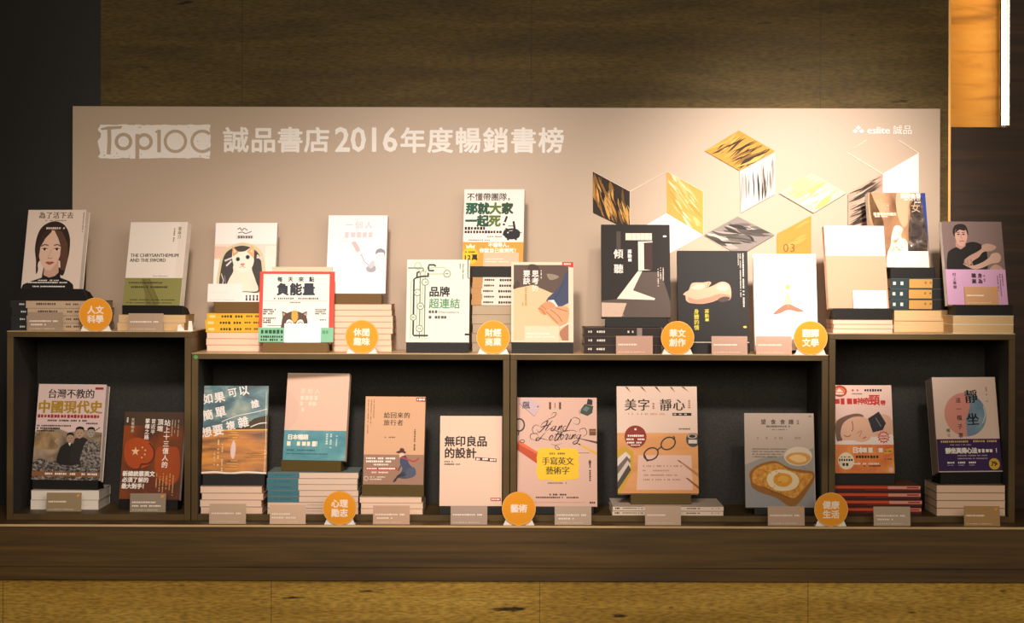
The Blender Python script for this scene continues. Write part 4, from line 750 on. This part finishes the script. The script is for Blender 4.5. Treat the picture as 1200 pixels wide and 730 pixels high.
def a_calm(A, w, h):
    A.rect(0, 0, w, h, '#e4c8b8'); A.to('picture')
    for x0, y0, x1, y1, c in ((11, 0.6, 17, 7.4, '#7a5040'), (29, 0.6, 35.4, 7.4, '#5c4038'), (46, 0.4, 52.6, 8, '#2e2826'), (64, 0.6, 69.6, 7.4, '#8a5c40'), (78, 0.4, 85.6, 6.6, '#5c3c34')): A.poly([(x0 - 1.2, y0), (x1, y1), (x0 + 1.6, y0)], c)
    A.rect(0, 54.2, w, h - 54.2, node_mat('warm_desk', 0.45, [(0.35, '#c98444'), (0.65, '#dd9d5c')], 12, (0.3, 1, 2), 5))
    A.poly([(0, 73), (8, 70), (19, 76), (17, 100), (3, h), (0, h)], '#c49a2c')
    for k, c in enumerate(('#d8ccc4', '#70605a', '#cabdb2', '#4a4038')): A.poly([(0, 84 + 9 * k), (10 + k, 76 + 5 * k), (16, 82 + 5 * k), (0, 96 + 8 * k)], c)
    A.poly([(24.6, 80), (87, 80), (88, 120), (22, 120)], '#deb8a8')
    for k in range(4): A.dash(30 - 0.6 * k, 91.6 + 5.2 * k, 46 - 5 * ((k * 2) % 3), 2, '#b08878', fill=0.7)
    A.ring(39.6, 78.6, 9.6, 7.4, 1.6, '#3a2c28', 28, -0.5); A.ring(60, 66.4, 9.6, 7.4, 1.6, '#3a2c28', 28, -0.5); A.line([(46.6, 75), (49.6, 72), (53, 70)], 1.5, '#3a2c28', True); A.line([(32, 80), (35, 87), (37, 86)], 1.5, '#3a2c28'); A.line([(66, 62), (68, 60), (66, 58)], 1.5, '#3a2c28')
    A.blob([(82, 66), (82, 58), (88, 54.6), (95, 57), (95, 68), (88, 70.4)], '#4a4240'); A.ell(88.6, 58, 5.6, 2.8, '#b8a8a0'); A.ell(88.6, 58, 3.8, 1.8, '#2a2624'); A.rect(84, 62, 10, 4.4, '#d8c8bc')
    A.poly([(71, 86), (73, 86), (95, 101), (95, 105.4)], '#b07c50'); A.poly([(70, 85.6), (73, 86), (75.4, 89.6)], '#5c3c30'); A.poly([(79.6, 106), (82, 106), (95, 115.6), (95, 119)], '#8a5434')
    A.to('title'); A.cjk('美字', 9, 14.2, 14.6, '#33291f', 0.022, pitch=15.6, by=0.0); A.cjk('靜心', 50.6, 14.2, 14.6, '#33291f', 0.022, pitch=15.6, by=0.0)
    A.to('small_print'); A.dash(42, 17, 11, 2.6, '#b06a58', True); A.dash(84.4, 16, 11, 2.6, '#b06a58', True); A.dash(13, 31.2, 50, 2.2, '#c89a84', fill=0.6); A.rect(65.6, 31, 22.4, 3.2, '#2a2422'); A.dash(67, 31.8, 19, 1.6, '#ecd4c2', fill=0.5); A.dash(73, 48.6, 14, 1.9, '#5c4c40')
    A.to('red_seal'); A.ell(21.6, 58.6, 13, 13, '#8e3024'); A.dash(20.4, 49, 5.6, 2.6, WT, True); A.dash(12.6, 56.4, 18, 2.4, WT); A.dash(10.8, 60.6, 22, 2.2, WT); A.dash(11.6, 64.4, 20, 2.2, WT); A.dash(16, 67.8, 11, 1.2, WT)
def a_toast(A, w, h):
    A.rect(0, 0, w, h, '#bcaa9e'); A.to('picture'); A.poly([(0, 60), (20, 52), (60, 48), (81, 40), (81, 110), (0, 110)], '#9a958f'); A.poly([(0, 78), (30, 96), (81, 72), (81, 110), (0, 110)], '#8f8f92')
    A.blob([(46, 50), (52, 42), (63, 39), (75, 42), (79, 50), (74, 58), (63, 61), (51, 58)], '#dcc9b4'); A.blob([(48, 51), (56, 46), (70, 46), (77.6, 51), (73, 57.6), (63, 60), (52, 57)], '#d09a4c')
    A.blob([(52, 52), (60, 48), (70, 50), (72, 55), (62, 57)], '#ecc488')
    A.blob([(6, 78), (5, 70), (12, 62), (24, 57), (36, 55.4), (46, 60), (56, 64), (70, 66), (80, 68), (81, 76), (74, 88), (62, 104), (52, 108), (36, 98), (18, 92), (8, 86)], '#94601e')
    A.blob([(8, 75), (10, 68), (18, 62), (30, 58.6), (40, 59), (50, 65), (64, 68.6), (78, 70), (78, 76), (66, 90), (56, 98), (40, 92), (22, 86), (10, 81)], node_mat('toast', 0.6, [(0.35, '#b87a26'), (0.6, '#d99a3c'), (0.75, '#eab65c')], 110, (1, 1, 1), 4))
    A.blob([(26, 80), (27, 71), (36, 66), (48, 66), (60, 71), (63, 80), (56, 88), (42, 90), (32, 87)], '#e6d2ac'); A.blob([(33, 78), (36, 71), (44, 69.4), (53, 72), (55, 79), (48, 85), (38, 84)], '#d9962e'); A.blob([(38, 76), (44, 72), (51, 75), (48, 80), (41, 80)], '#e6ac48')
    A.line([(20, 85), (36, 92), (52, 98)], 1.4, '#8a5418', True); rr = random.Random(9)
    for k in range(40): A.ell(rr.uniform(12, 70), rr.uniform(60, 94), rr.uniform(0.4, 1.2), 0.4, rr.choice(['#7a4a14', '#a86c20', '#5c4418']), 6)
    A.to('title')
    for ch, x in zip('望食食譜2', (19.4, 31, 42, 52, 61.6)): A.cjk(ch, x, 7, 6.2, '#5a5148', 0.015)
    A.to('small_print'); A.dash(26, 14.4, 30, 2, '#6b6158'); A.dash(30, 18.6, 20, 1.2, '#7a7066'); A.dash(12, 27.6, 54, 2.6, '#9a8e84', fill=0.5); A.dash(9, 41, 40, 1.3, '#7a7066'); A.dash(9, 44, 38, 1.3, '#7a7066'); A.dash(9, 47, 34, 1.3, '#7a7066'); A.dash(9, 50, 28, 1.3, '#7a7066'); A.rect(76, 3, 3, 1.4, '#7a7066')
def a_neck(A, w, h):
    A.rect(0, 0, w, h, '#edc9bf'); A.to('picture'); A.rect(2, 40, w - 2, 30, '#e6b4a0'); A.rect(0, 60, w, 10, '#efdcd4')
    A.blob([(2, 52), (4, 42), (14, 36), (28, 33), (36, 36), (30, 42), (12, 50), (10, 64), (4, 66)], '#7a5c4c'); A.blob([(40, 40), (52, 34), (66, 36), (70, 50), (62, 60), (46, 56)], '#dcae98')
    A.blob([(8, 56), (12, 44), (24, 37), (38, 38), (46, 48), (44, 60), (34, 68), (20, 68), (11, 64)], '#e3b49a'); A.line([(22, 42), (23, 50), (21, 54)], 0.9, '#7c5444', True); A.line([(12, 58), (16, 60), (20, 58)], 0.9, '#7c5444', True); A.line([(27, 56), (33, 53), (30, 60)], 0.8, '#b8806a', True); A.line([(34, 62), (38, 60)], 1.2, '#b86458')
    A.poly([(41, 39), (54, 30.6), (62, 44), (58, 52), (46, 55)], '#2c2a30'); A.line([(50, 38), (56, 48)], 0.8, '#8a8488'); A.blob([(2, 66), (20, 64), (34, 66), (50, 60), (70, 58), (70, 72), (2, 72)], '#efe0da')
    A.star(58.6, 60.4, 7.6, '#c83a2c', 12, 0.72); A.star(58.6, 60.4, 5.6, '#e8c8ba', 12, 0.8); A.dash(54.6, 58, 8, 2, '#c83a2c'); A.dash(54.6, 61, 8, 2, '#c83a2c')
    A.to('title'); A.ell(8.6, 7, 8.6, 6.6, '#bc3226'); A.ell(8.6, 7, 6.6, 4.6, '#d87a4c'); A.poly([(4, 8), (8, 3.6), (13, 8)], '#f0e0d0'); A.dash(4, 9, 9, 2, WT); A.dash(23, 4.6, 14, 2.8, '#c84a3c'); A.dash(38, 4.4, 20, 3, INK); A.dash(20, 9.4, 15, 1.4, '#5c4440')
    A.dash(2, 15.2, 26, 7.4, '#c42c28', fill=1.0); A.cjk('神奇', 28.6, 14.4, 8.4, '#c42c28', 0.03, pitch=7.2); A.cjk('頸', 42.6, 10.6, 13.2, '#c42c28', 0.025); A.cjk('帶', 56.2, 17.4, 6.2, '#c42c28', 0.04)
    A.to('paper_band'); A.rect(0, 69, w, h - 69, node_mat('orange_band', 0.45, [(0.3, '#d8602a'), (0.55, '#e8873a'), (0.75, '#eeb060')], 26, (1, 1, 1), 4))
    A.cjk('日本', 21, 71.6, 7.4, WT, 0.05, pitch=6.6); A.dash(34, 72.4, 22, 6, WT, fill=0.97); A.dash(25, 81.4, 26, 3.4, INK, fill=0.96); A.dash(22, 90, 32, 2.2, WT); A.dash(34, 92.6, 20, 2, INK)
    A.ell(13.4, 88, 9.6, 9.8, '#f0e2c8'); A.dash(6, 82.6, 14, 1.6, INK); A.dash(5, 85.4, 17, 2.8, INK, fill=0.98); A.dash(9, 90, 9, 4, INK, fill=0.98); A.blob([(58, 76), (68, 73), (68, 78), (60, 80)], '#e6a83c'); A.dash(59, 76, 8, 1.4, INK); A.dash(59, 85, 8, 1.4, INK); A.ell(66, 98, 2.6, 3, '#f0c8c0')
def a_circle(A, w, h):
    A.rect(0, 0, w, h, '#e6cbbe'); A.to('picture'); n = 30; cx, cy, r = 37.4, 43.6, 25.4
    A.poly([(cx + r * cos(t), cy + r * sin(t)) for t in [pi / 2 + pi * k / n for k in range(n + 1)]], '#dd9488')
    A.poly([(cx + r * cos(t), cy + r * sin(t)) for t in [-pi / 2 + pi * k / n for k in range(n + 1)]], node_mat('blue_wash', 0.5, [(0.3, '#5c7ca0'), (0.6, '#7f9ab2'), (0.75, '#a8b4bc')], 20, (1, 1, 1), 4))
    A.blob([(36, 18.4), (42, 22), (44, 32), (40, 44), (34, 54), (33, 64), (37, 69), (33, 68.6), (24, 62), (26, 40), (30, 24)], '#dd9488'); A.line([(60, 34), (61.6, 44), (57, 54), (60, 50)], 1.2, '#c8d0d4', True)
    A.to('title'); A.cjk('靜', 38, 14.6, 16.4, '#1e1c20', 0.025, rot=-0.04, by=0.005); A.cjk('坐', 38.6, 41.6, 15.4, '#1e1c20', 0.025, rot=-0.04, by=0.005); A.cjk('這一檔子事', 26.6, 23.6, 6.4, '#2a2428', 0.01, True, 10.2)
    A.to('small_print'); A.cjk('楊', 12.6, 59.4, 4.8, '#2a2428', 0.01); A.cjk('定', 13.4, 65.4, 4, '#4a4044', 0); A.dash(64, 11.6, 18, 2, '#9a867c', True, 0.6)
    A.to('paper_band'); A.rect(0, 71.8, w, h - 71.8, '#3d2558'); A.dash(5, 73.6, 34, 2.4, '#d8b468'); A.dash(42, 73.4, 32, 2.4, '#d8b468'); A.dash(16, 78, 26, 1.3, '#b8a8c0')
    A.cjk('靜坐真傳心法', 9.6, 81.8, 6.9, WT, 0.045, pitch=6.4); A.dash(49.4, 83.4, 20, 4.6, WT, fill=0.97); A.cjk('！', 70, 82.4, 6, WT, 0.04); A.dash(24, 90.4, 36, 1.4, '#b8a8c0'); A.dash(24, 93.8, 36, 1.4, '#b8a8c0')
    for k in range(3): A.dash(11 + 13 * k, 98, 9, 2.2, WT); A.dash(11 + 13 * k, 101.6, 7, 1.0, '#b8a8c0')
    A.ell(67.8, 101, 6.6, 6.6, '#d8b038'); A.latin('79', 63.6, 103.6, 5.6, '#3a2818', 6.6, 0.06); A.dash(70, 100, 4, 2.2, '#3a2818'); A.rect(0, h - 1.2, w, 1.2, '#c8bcc0')

# ------------------------------------------------------------------ top of the left box
CARD = 'small taupe price card '
FY = 0.010
z = stack('grey cream spined book with a black end', 'under the portrait cover book', 13, 120, 0.05, ZOUT, [8.7] * 4, 0.15, '#b49a80', PAGES_G, 'spine',
          lambda A, w, h: (A.rect(0, 0, w, h, '#bfa68c'), A.rect(0, 0, 18, h, '#1d1f20'), A.dash(8, h * .36, 8, 2.2, '#c8c4c0', fill=.95), A.dash(30, h * .3, 26, 2.6, '#4a3c30'), A.dash(60, h * .35, 20, 2.2, '#4a3c30'), A.dash(84, h * .35, 18, 2.2, '#4a3c30'), A.rect(18, 0, w - 18, 0.5, '#8a745e')))
display('book with a long haired woman in black on its pale cover', 'black book stand with sloping ends under the woman portrait book', 58.5, 71, 93, 0.075, z, -11, 0.026, '#e0cdc0', a_woman, (84, 13.5), BLACK, 0.003, plate=(1.06, 0.96), side='L', pages=PAGES_W, slope=True)
shelf_card(32, 73, 365, 387, FY, ZOUT, CARD + 'at the far left, before the black ended grey spines', '#9a836c', 2, yaw=0.04)
disc_sign(112, 368, 19.5, ZOUT, 0.004, '人文', '科學', 'round orange sign at the left end, on the tall left box')
z = stack('pale tan edged book', 'under the olive banded book', 137, 216, 0.06, ZOUT, [9.3, 9.3], 0.15, '#cfae8c', PAGES_T, 'fore')
display('white hardback with an olive green band around its foot', 'black book stand under the white book with the olive band', 177, 70, 98, 0.085, z, -15, 0.024, '#eee3d8', a_olive, (77, 10.5), BLACK, 0.002, side='R', spine_m='#e9dfd4', pages=PAGES_W, plate=(0.9, 0.6), dxbar=2)
shelf_card(150, 191, 366, 387, FY, ZOUT, CARD + 'before the tan books under the olive banded book', '#ab9078', 1)
def clip(cx, Y, z, label, cat='card stand'):
    o = thing('card_stand', label, cat, (PX(cx, Y, 388), Y, z)); b = MB()
    b.box(-0.019, 0.019, 0, 0.02, 0.0001, 0.002, CLEAR); b.build('base', o)
    b = MB(); b.prism_y([(-0.019, 0.002), (-0.002, 0.002), (-0.012, 0.017), (-0.018, 0.013)], 0.004, 0.006, CLEAR); b.prism_y([(0.006, 0.002), (0.017, 0.002), (0.015, 0.024), (0.007, 0.024)], 0.006, 0.008, CLEAR); b.build('upright', o)
clip(217, 0.020, ZOUT, 'small white plastic card holder at the right corner of the left box')

# ------------------------------------------------------------------ top of the low boxes
FRONT = 0.062; BACK = 0.135
yb = lambda A, w, h: (A.rect(0, 0, w, h, '#e0b02c'), A.dash(14, h * .28, 28, 3.2, '#3a3018', fill=.96), A.dash(46, h * .28, 22, 2.6, '#6b5420'), A.rect(3, h * .3, 7, 3, '#f0d890'))
z = stack('pink edged book', 'under the cat cover book', 242, 313, BACK, ZMID, [7.3, 7.3, 7.3], 0.135, '#d9a890', PAGES_P, 'fore', name_from=0, total=6)
z = stack('yellow spined book', 'under the cat cover book', 241, 312, BACK, z, [7.4, 7.4, 7.4], 0.135, '#e0b02c', PAGES, 'spine', yb, name_from=3, total=6)
lc = display('white book with a white and ginger cat on its cover', 'brown book stand on the yellow books, under the cat book', 285, 73, 93, BACK + 0.020, z, -3, 0.022, '#f3eeea', a_cat, (66, 13), BROWNSTAND, 0.012, side='R', pages=PAGES_W)
lc(-21.5, 41, 21, 'white price card leaning on the foot of the cat book', m='#efe8e2', lines=1)
z = stack('pink tan edged book', 'under the pale sketch cover book', 389, 459, BACK, ZMID, [6.9] * 8, 0.135, '#c8a68a', PAGES_P, 'fore')
display('white book with faint grey cooking sketches on its cover', 'brown book stand under the white sketch cover book', 416.5, 70, 92, BACK + 0.018, z, -4, 0.020, '#f4f2f4', a_sketch, (62, 12), BROWNSTAND, 0.002, side='R', spine_m='#e0a0a0', pages=PAGES_W)
# red bordered book with a plain copy behind it
yaw = 0.0; Yr = FRONT; O = Vector((PX(346.5, Yr, 400), Yr, ZMID + 0.0001)); T = 0.031
st, hb = book_stand(O, yaw, 76, 11.5, Yr, T, LEAN, 0.012, BROWNSTAND, 'brown book stand on the shelf under the red bordered book', 0.09, 0.10)
bl = O + Vector((0, 0, hb + 0.0004)); Rm = rot(0, LEAN)
upright_book('square red bordered book with a dark cat peeking over its green band', bl, 0, LEAN, M(88, Yr), M(83, Yr) / cos(LEAN), 0.012, '#d84a3a', 'R', None, PAGES_W, a_redborder, 88, 83)
upright_book('plain cream book standing right behind the red bordered book', bl + (Rm @ Vector((M(5, Yr), 0.0128, 0))), 0, LEAN, M(71, Yr), M(90, Yr) / cos(LEAN), 0.012, '#e0c0a4', 'R', None, PAGES, None)
q = O + Vector((M(8, Yr), -0.0066, hb + 0.0004)); card(q, 0, LEAN, M(43, Yr), M(22, Yr) / cos(LEAN), 'white price card leaning on the foot of the red bordered book', '#f4f0ee', 1, foot=False)
disc_sign(424, 394, 19.5, ZMID, 0.004, '休閒', '趣味', 'round yellow orange sign before the pile under the white sketch book')
display('white book with a green and black pipe drawing on its cover', 'black book stand on the shelf under the pipe drawing book', 512.5, 74, 97, FRONT, ZMID, -1, 0.016, '#e9ede4', a_pipes, (73, 12), BLACK, 0.002, pages=PAGES_W)
zt = stack('thick beige edged book', 'under the orange banded pig book', 553, 604, BACK + 0.005, ZMID, [10.9] * 5, 0.135, '#a08a70', PAGES_G, 'fore', name_from=0, total=10)
sp = lambda A, w, h: (A.rect(0, 0, w, h, '#e6dccf'), A.rect(0, 0, 12, h, '#b98e5c'), A.dash(14, h * .3, 12, 2.4, INK, fill=.95), A.dash(29, h * .3, 18, 2.8, INK, fill=.9))
zt = stack('white spined book with a tan end', 'under the orange banded pig book', 552, 604, BACK + 0.005, zt, [6.5] * 5, 0.135, '#e6dccf', PAGES, 'spine', sp, name_from=5, total=10)
lc = display('white book with big green characters, a black pig and an orange band', 'black book stand on the pile, under the orange banded pig book', 577, 71, 91, BACK + 0.020, zt, -5, 0.020, '#f0e6e0', a_team, (50, 12.5), BLACK, 0.012, side='R', pages=PAGES_W)
lc(10, 42, 16, 'beige price card leaning on the orange banded pig book', m='#d9b090', lines=2)
disc_sign(578, 396, 19.5, ZMID, 0.004, '財經', '商業', 'round orange sign between the pipe drawing book and the clasped hands book')
lc = display('cream bordered book with clasped hands and a navy sleeve on its cover', 'black book stand on the shelf under the clasped hands book', 635.5, 73, 94, FRONT, ZMID, 0, 0.018, '#ecd8bd', a_thinking, (72, 12.5), BLACK, 0.012, pages=PAGES_W)
lc(-0.5, 41, 19, 'beige price card leaning on the clasped hands book', m='#d8c4a6', lines=2)
sp = lambda A, w, h: (A.rect(0, 0, w, h, '#2c2320'), A.dash(5, h * .36, 4, 2.6, '#d8d0c8'), A.dash(15, h * .36, 11, 2.6, '#d8d0c8'), A.dash(51, h * .36, 8, 2.6, '#d8d0c8'), A.rect(62, 0, 6, h, '#8a7c76'), A.rect(0, 0, w, 0.5, '#5c4e48'))
z = stack('dark brown spined book', 'under the sunlit doorway book', 684, 775, 0.05, ZMID, [10.1] * 3, 0.16, '#2c2320', PAGES, 'spine', sp, 0.001)
display('dark brown book with a sunlit doorway on its cover', 'black book stand on the dark brown pile, under the doorway book', 745.5, 81, 109, 0.085, z, 0, 0.02, '#1f1917', a_door, (72, 11.5), BLACK, 0.002, pages=PAGES_W)
shelf_card(722, 765, 393, 414.5, FY, ZMID, 'small pinkish price card before the dark brown pile', '#b48c78', 1)
disc_sign(794, 396, 19.5, ZMID, 0.004, '華文', '創作', 'round orange sign between the two black covered books')
display('black book with a pale curled body on its cover and yellow characters', 'black book stand under the curled body book', 836.5, 83, 108, FRONT, ZMID, 0, 0.018, '#1d1c1b', a_body, (68, 12.5), BLACK, 0.002, pages=PAGES_W, dxbar=8)
shelf_card(834, 876, 393, 414.5, FY, ZMID, 'small pinkish price card before the black curled body book', '#b48c78', 1)
display('tall cream white book with a few small stars on its cover', 'low black book stand under the tall cream white book', 922, 74, 113, FRONT, ZMID, 0, 0.020, '#f4efe2', a_cream, (60, 4), BLACK, 0.001, pages=PAGES_W, side='R')
shelf_card(886, 928, 393, 414.5, FY, ZMID, 'small pinkish price card before the tall cream white book', '#bf947e', 1)
disc_sign(950, 395, 19.8, ZMID, 0.004, '翻譯', '文學', 'round orange sign at the right end of the low boxes, before the cream white book')

# ------------------------------------------------------------------ top of the right box
z = stack('thin pinkish edged book', 'under the peach and white book', 976, 1046, 0.02, ZOUT, [5.2] * 3, 0.12, '#d8a888', PAGES_P, 'fore')
lc = display('plain book with a white top and a peach lower half', 'black book stand under the peach and white book', 1006.5, 72, 97, 0.045, z, 8, 0.018, '#e8b795', a_peach, (70, 13), BLACK, 0.012, pages=PAGES_W, plate=(0.5, 0.7), dxbar=4)
lc(13, 41, 21, 'white price card leaning on the peach and white book', m='#f2e4da', lines=1)
clip(965, 0.020, ZOUT, 'small white plastic card holder at the left corner of the right box') if False else None
z = stack('thick tan edged book', 'under the smoky explosion book', 1047, 1110, 0.14, ZOUT, [13.0, 13.0], 0.13, '#b98e5c', PAGES_T, 'fore', name_from=0, total=5)
sp = lambda A, w, h: (A.rect(0, 0, w, h, '#15181a'), A.rect(0, 0, 21, h, '#24383c'), A.dash(3, h * .3, 12, 4.4, '#d8d4cc', fill=.9), A.rect(22, 1, 27, h - 2, '#c0944e'), A.dash(40, h * .3, 8, 3, '#8a6a34', fill=.8), A.rect(0, 0, w, 0.5, '#4a5052'))
z = stack('black teal spined book with gold label', 'under the smoky explosion book', 1043, 1107, 0.14, z, [12.3] * 3, 0.13, '#15181a', PAGES, 'spine', sp, 0.001, 2, 5)
lc = display('book with a smoky brown explosion on its cover and a blue edge', 'black book stand on the gold labelled pile, under the explosion book', 1056, 70, 88, 0.165, z, 8, 0.020, '#8a6a50', a_blast, (54, 12.5), BLACK, 0.012, pages=PAGES_W, spine_m='#e8e0d8', dxbar=12)
lc(13, 40, 19, 'white price card leaning on the explosion book', m='#efe2d6', lines=1)
z = stack('thick tan edged book', 'at the right end, under the man with folded arms', 1116, 1188, 0.04, ZOUT, [10.4, 10.4], 0.14, '#efe6da', PAGES_T, 'fore', None, 0.001, yaw=0.03)
lc = display('book with a man in black folding his arms above a pink band', 'black book stand at the right end, under the man with folded arms book', 1146, 73, 98, 0.075, z, 9, 0.020, '#7c6864', a_writer, (70, 12), BLACK, 0.012, pages=PAGES_W, spine_m='#f0ebe6', dxbar=5)
lc(4, 41, 21, 'tan price card leaning on the pink band of the folded arms book', m='#c89a70', lines=1, orange=True)

# ------------------------------------------------------------------ inside the left box
z = stack('cream edged book', 'inside the left box, under the smoky battle cover', 36, 116, 0.10, ZFL, [11.3, 11.3], 0.15, '#d0c4b4', PAGES_W, 'fore')
display('book with three men above rubble and smoke, gold characters on its pale cover', 'black book stand inside the left box, under the smoky battle cover', 77, 82, 111, 0.125, z, -8, 0.028, '#e2c8c4', a_history, (80, 10.5), BLACK, 0.003, side='L', pages=PAGES_W)
shelf_card(54, 95, 579, 601, 0.055, ZFL, CARD + 'inside the left box, before the cream edged books', '#94805f', 1, True)
display('rust red book with a five pointed star on its cover', 'black book stand inside the left box, under the rust red star book', 175, 72, 101, 0.10, ZFL, -8, 0.020, '#54352a', a_red, (70, 12), BLACK, 0.002, pages=PAGES_W, spine_m='#54352a')
shelf_card(152, 194, 580, 602, 0.045, ZFL, CARD + 'inside the left box, before the rust red star book', '#8f7f6c', 2, True)

# ------------------------------------------------------------------ inside the low boxes; cards and signs stand on the ledge
LY = -0.072; SY = -0.0865
z = stack('pale pink edged book', 'under the golden sea book', 235.5, 308, 0.018, ZFL, [8.0] * 4, 0.15, '#b89c90', PAGES_P, 'fore')
display('book with a golden sea under blue clouds and white handwriting', 'black book stand under the golden sea book', 274.4, 76, 102, 0.045, z, 0, 0.018, node_mat('sea_cover', 0.4, [(0.4, '#7a6a48'), (0.6, '#a8a08a')], 20), a_sunset, (73, 13), BLACK, 0.002, side='R', pages=PAGES_W)
shelf_card(245, 288, 592, 615.5, LY, ZLEDGE, CARD + 'on the ledge, before the pile under the golden sea book', '#c0a48a', 1)
sp = lambda A, w, h: (A.rect(0, 0, w, h, '#dcc2ae'), A.rect(0, 0, 37, h, '#3d7482'), A.dash(6, h * .4, 26, 1.6, '#35626e'), A.rect(0, 0, w, 0.6, '#8a7468'))
sp2 = lambda A, w, h: (A.rect(0, 0, w, h, '#dcc2ae'), A.rect(0, 0, w, 0.6, '#8a7468'), A.dash(46, h * .4, 30, 1.4, '#b8a090'))
z = stack('plain pale spined book', 'under the pale teal banded book', 314, 420, 0.018, ZFL, [6.9, 6.9], 0.15, '#dcc2ae', PAGES, 'spine', sp2, 0.002, 0, 7)
z = stack('pale spined book with a teal end', 'under the pale teal banded book', 314, 420, 0.018, z, [6.9] * 5, 0.15, '#7a8a86', PAGES, 'spine', sp, 0.003, 2, 7)
display('pale peach book with a teal band around its foot', 'olive brown book stand under the teal banded book', 368, 74, 101, 0.05, z, -9, 0.018, '#e6c6b2', a_pale, (72, 12.5), OLIVE, 0.002, side='R', pages=PAGES_W, dxbar=-3)
shelf_card(316, 358, 593, 615.5, LY, ZLEDGE, CARD + 'on the ledge, before the teal ended spines', '#cfae94', 2)
disc_sign(398, 597, 19.8, ZLEDGE, SY, '心理', '勵志', 'round orange sign on the ledge before the teal ended spines')
z = stack('pale edged book', 'under the kraft brown traveller book', 423, 496, 0.018, ZFL, [6.6] * 3, 0.15, '#c8b09c', PAGES_P, 'fore')
display('kraft brown book with a seated figure in a hat on its brown band', 'olive brown book stand under the kraft brown traveller book', 461, 71, 102, 0.045, z, -4, 0.018, '#dcb08c', a_traveller, (73, 13), OLIVE, 0.002, side='R', pages=PAGES_W)
shelf_card(437, 480, 594, 616, LY, ZLEDGE, CARD + 'on the ledge, before the kraft brown traveller book', '#c09a80', 2)
display('plain cream beige book with bold black characters and a small red tag', 'dark book stand under the plain cream beige book', 552, 73, 104, 0.020, ZFL, 0, 0.016, '#e2c2ab', a_plain, (73, 9.5), BLACK, 0.002, pages=PAGES_W)
shelf_card(528, 571, 595, 617, LY, ZLEDGE, CARD + 'on the ledge, before the plain cream beige book', '#a89080', 1)
disc_sign(608, 597, 19.8, ZLEDGE, SY, '藝術', None, 'round orange sign with one row of characters, on the middle of the ledge')
display('large pinkish book with a yellow label, ink bottle and pens on its cover', 'dark book stand under the large yellow label book', 653.5, 94, 126, 0.025, ZFL, 0, 0.016, '#dcb6a6', a_lettering, (86, 9), BLACK, 0.002, pages=PAGES_W)
shelf_card(650, 693, 596, 618, LY, ZLEDGE, CARD + 'on the ledge, before the large yellow label book', '#b49c88', 2)
sp = lambda A, w, h: (A.rect(0, 0, w, h, '#e0cdbc'), A.dash(3, h * .3, 6, 2, INK, fill=1), A.dash(12, h * .34, 24, 1.4, '#6b5c50'), A.dash(87, h * .34, 16, 1.6, '#4a3e36'), A.dash(116, h * .36, 10, 1.2, '#b08070'), A.rect(0, 0, w, 0.6, '#7a6a5c'))
z = stack('thin white spined book', 'under the eyeglasses cover book', 718, 848, 0.008, ZFL, [5.4, 5.4], 0.19, '#e0cdbc', PAGES, 'spine', sp, 0.001)
display('large book with eyeglasses, paper and a red round seal on its cover', 'olive brown book stand on two thin books, under the eyeglasses book', 772, 95, 124, 0.05, z, 1, 0.022, '#ecd4c2', a_calm, (71, 12.5), OLIVE, 0.002, spine_m='#8a7c60', pages=PAGES_W, dxbar=3)
shelf_card(756, 798, 595.5, 618, LY, ZLEDGE, CARD + 'on the ledge, before the two thin white spined books', '#bb9f8a', 1)
display('grey book with a fried egg on toast on its cover', 'dark book stand under the egg on toast book', 915.5, 82, 109, 0.025, ZFL, -1, 0.016, '#bcaa9e', a_toast, (70, 8.5), BLACK, 0.002, pages=PAGES_W, dxbar=4)
shelf_card(900, 943, 594.5, 617, LY, ZLEDGE, CARD + 'on the ledge, before the egg on toast book', '#b2957f', 1, True)
disc_sign(974, 597, 19.8, ZLEDGE, SY, '健康', '生活', 'round orange sign at the right end of the ledge')

# ------------------------------------------------------------------ inside the right box
sp = lambda A, w, h: (A.rect(0, 0, w, h, '#7a241c'), A.rect(0, h * .1, w, h * .34, '#d8502c'), A.rect(0, h * .44, w * .35, h * .3, '#5c1c18'), A.rect(w * .62, h * .1, w * .38, h * .4, '#e0a090'), A.rect(w * .84, h * .2, w * .14, h * .2, '#b02c24'), A.rect(0, h * .72, w, h * .28, '#3a2018'))
z = stack('thin red spined book', 'under the black neck band book', 980, 1080, 0.035, ZFL, [8.6] * 4, 0.15, '#8a5a44', PAGES, 'spine', sp, 0.002)
display('pink and orange book with a sleeping face and black neck band on its cover', 'black book stand under the neck band book', 1014, 70, 102, 0.065, z, 1, 0.014, '#edc9bf', a_neck, (70, 12.5), BLACK, 0.002, pages=PAGES_W)
shelf_card(1024, 1067, 593, 615.5, LY, ZLEDGE, CARD + 'on the ledge, before the thin red spines', '#b09c86', 2)
z = stack('cream edged book', 'under the red and blue circle book', 1098, 1178.6, 0.018, ZFL, [9.0] * 4, 0.15, '#9c8a78', PAGES_P, 'fore', None, 0.001)
display('pale book with a red and blue circle, brush characters and a purple band', 'black book stand under the red and blue circle book', 1138, 77, 110, 0.05, z, 9, 0.046, '#e6cbbe', a_circle, (74, 13.5), BLACK, 0.002, pages=PAGES_G, spine_m='#8c7c70')
shelf_card(1130, 1172, 591, 614.5, LY, ZLEDGE, CARD + 'on the ledge at its right end, before the cream edged books', '#a8814c', 1, True)
bpy.data.objects.remove(_fo)
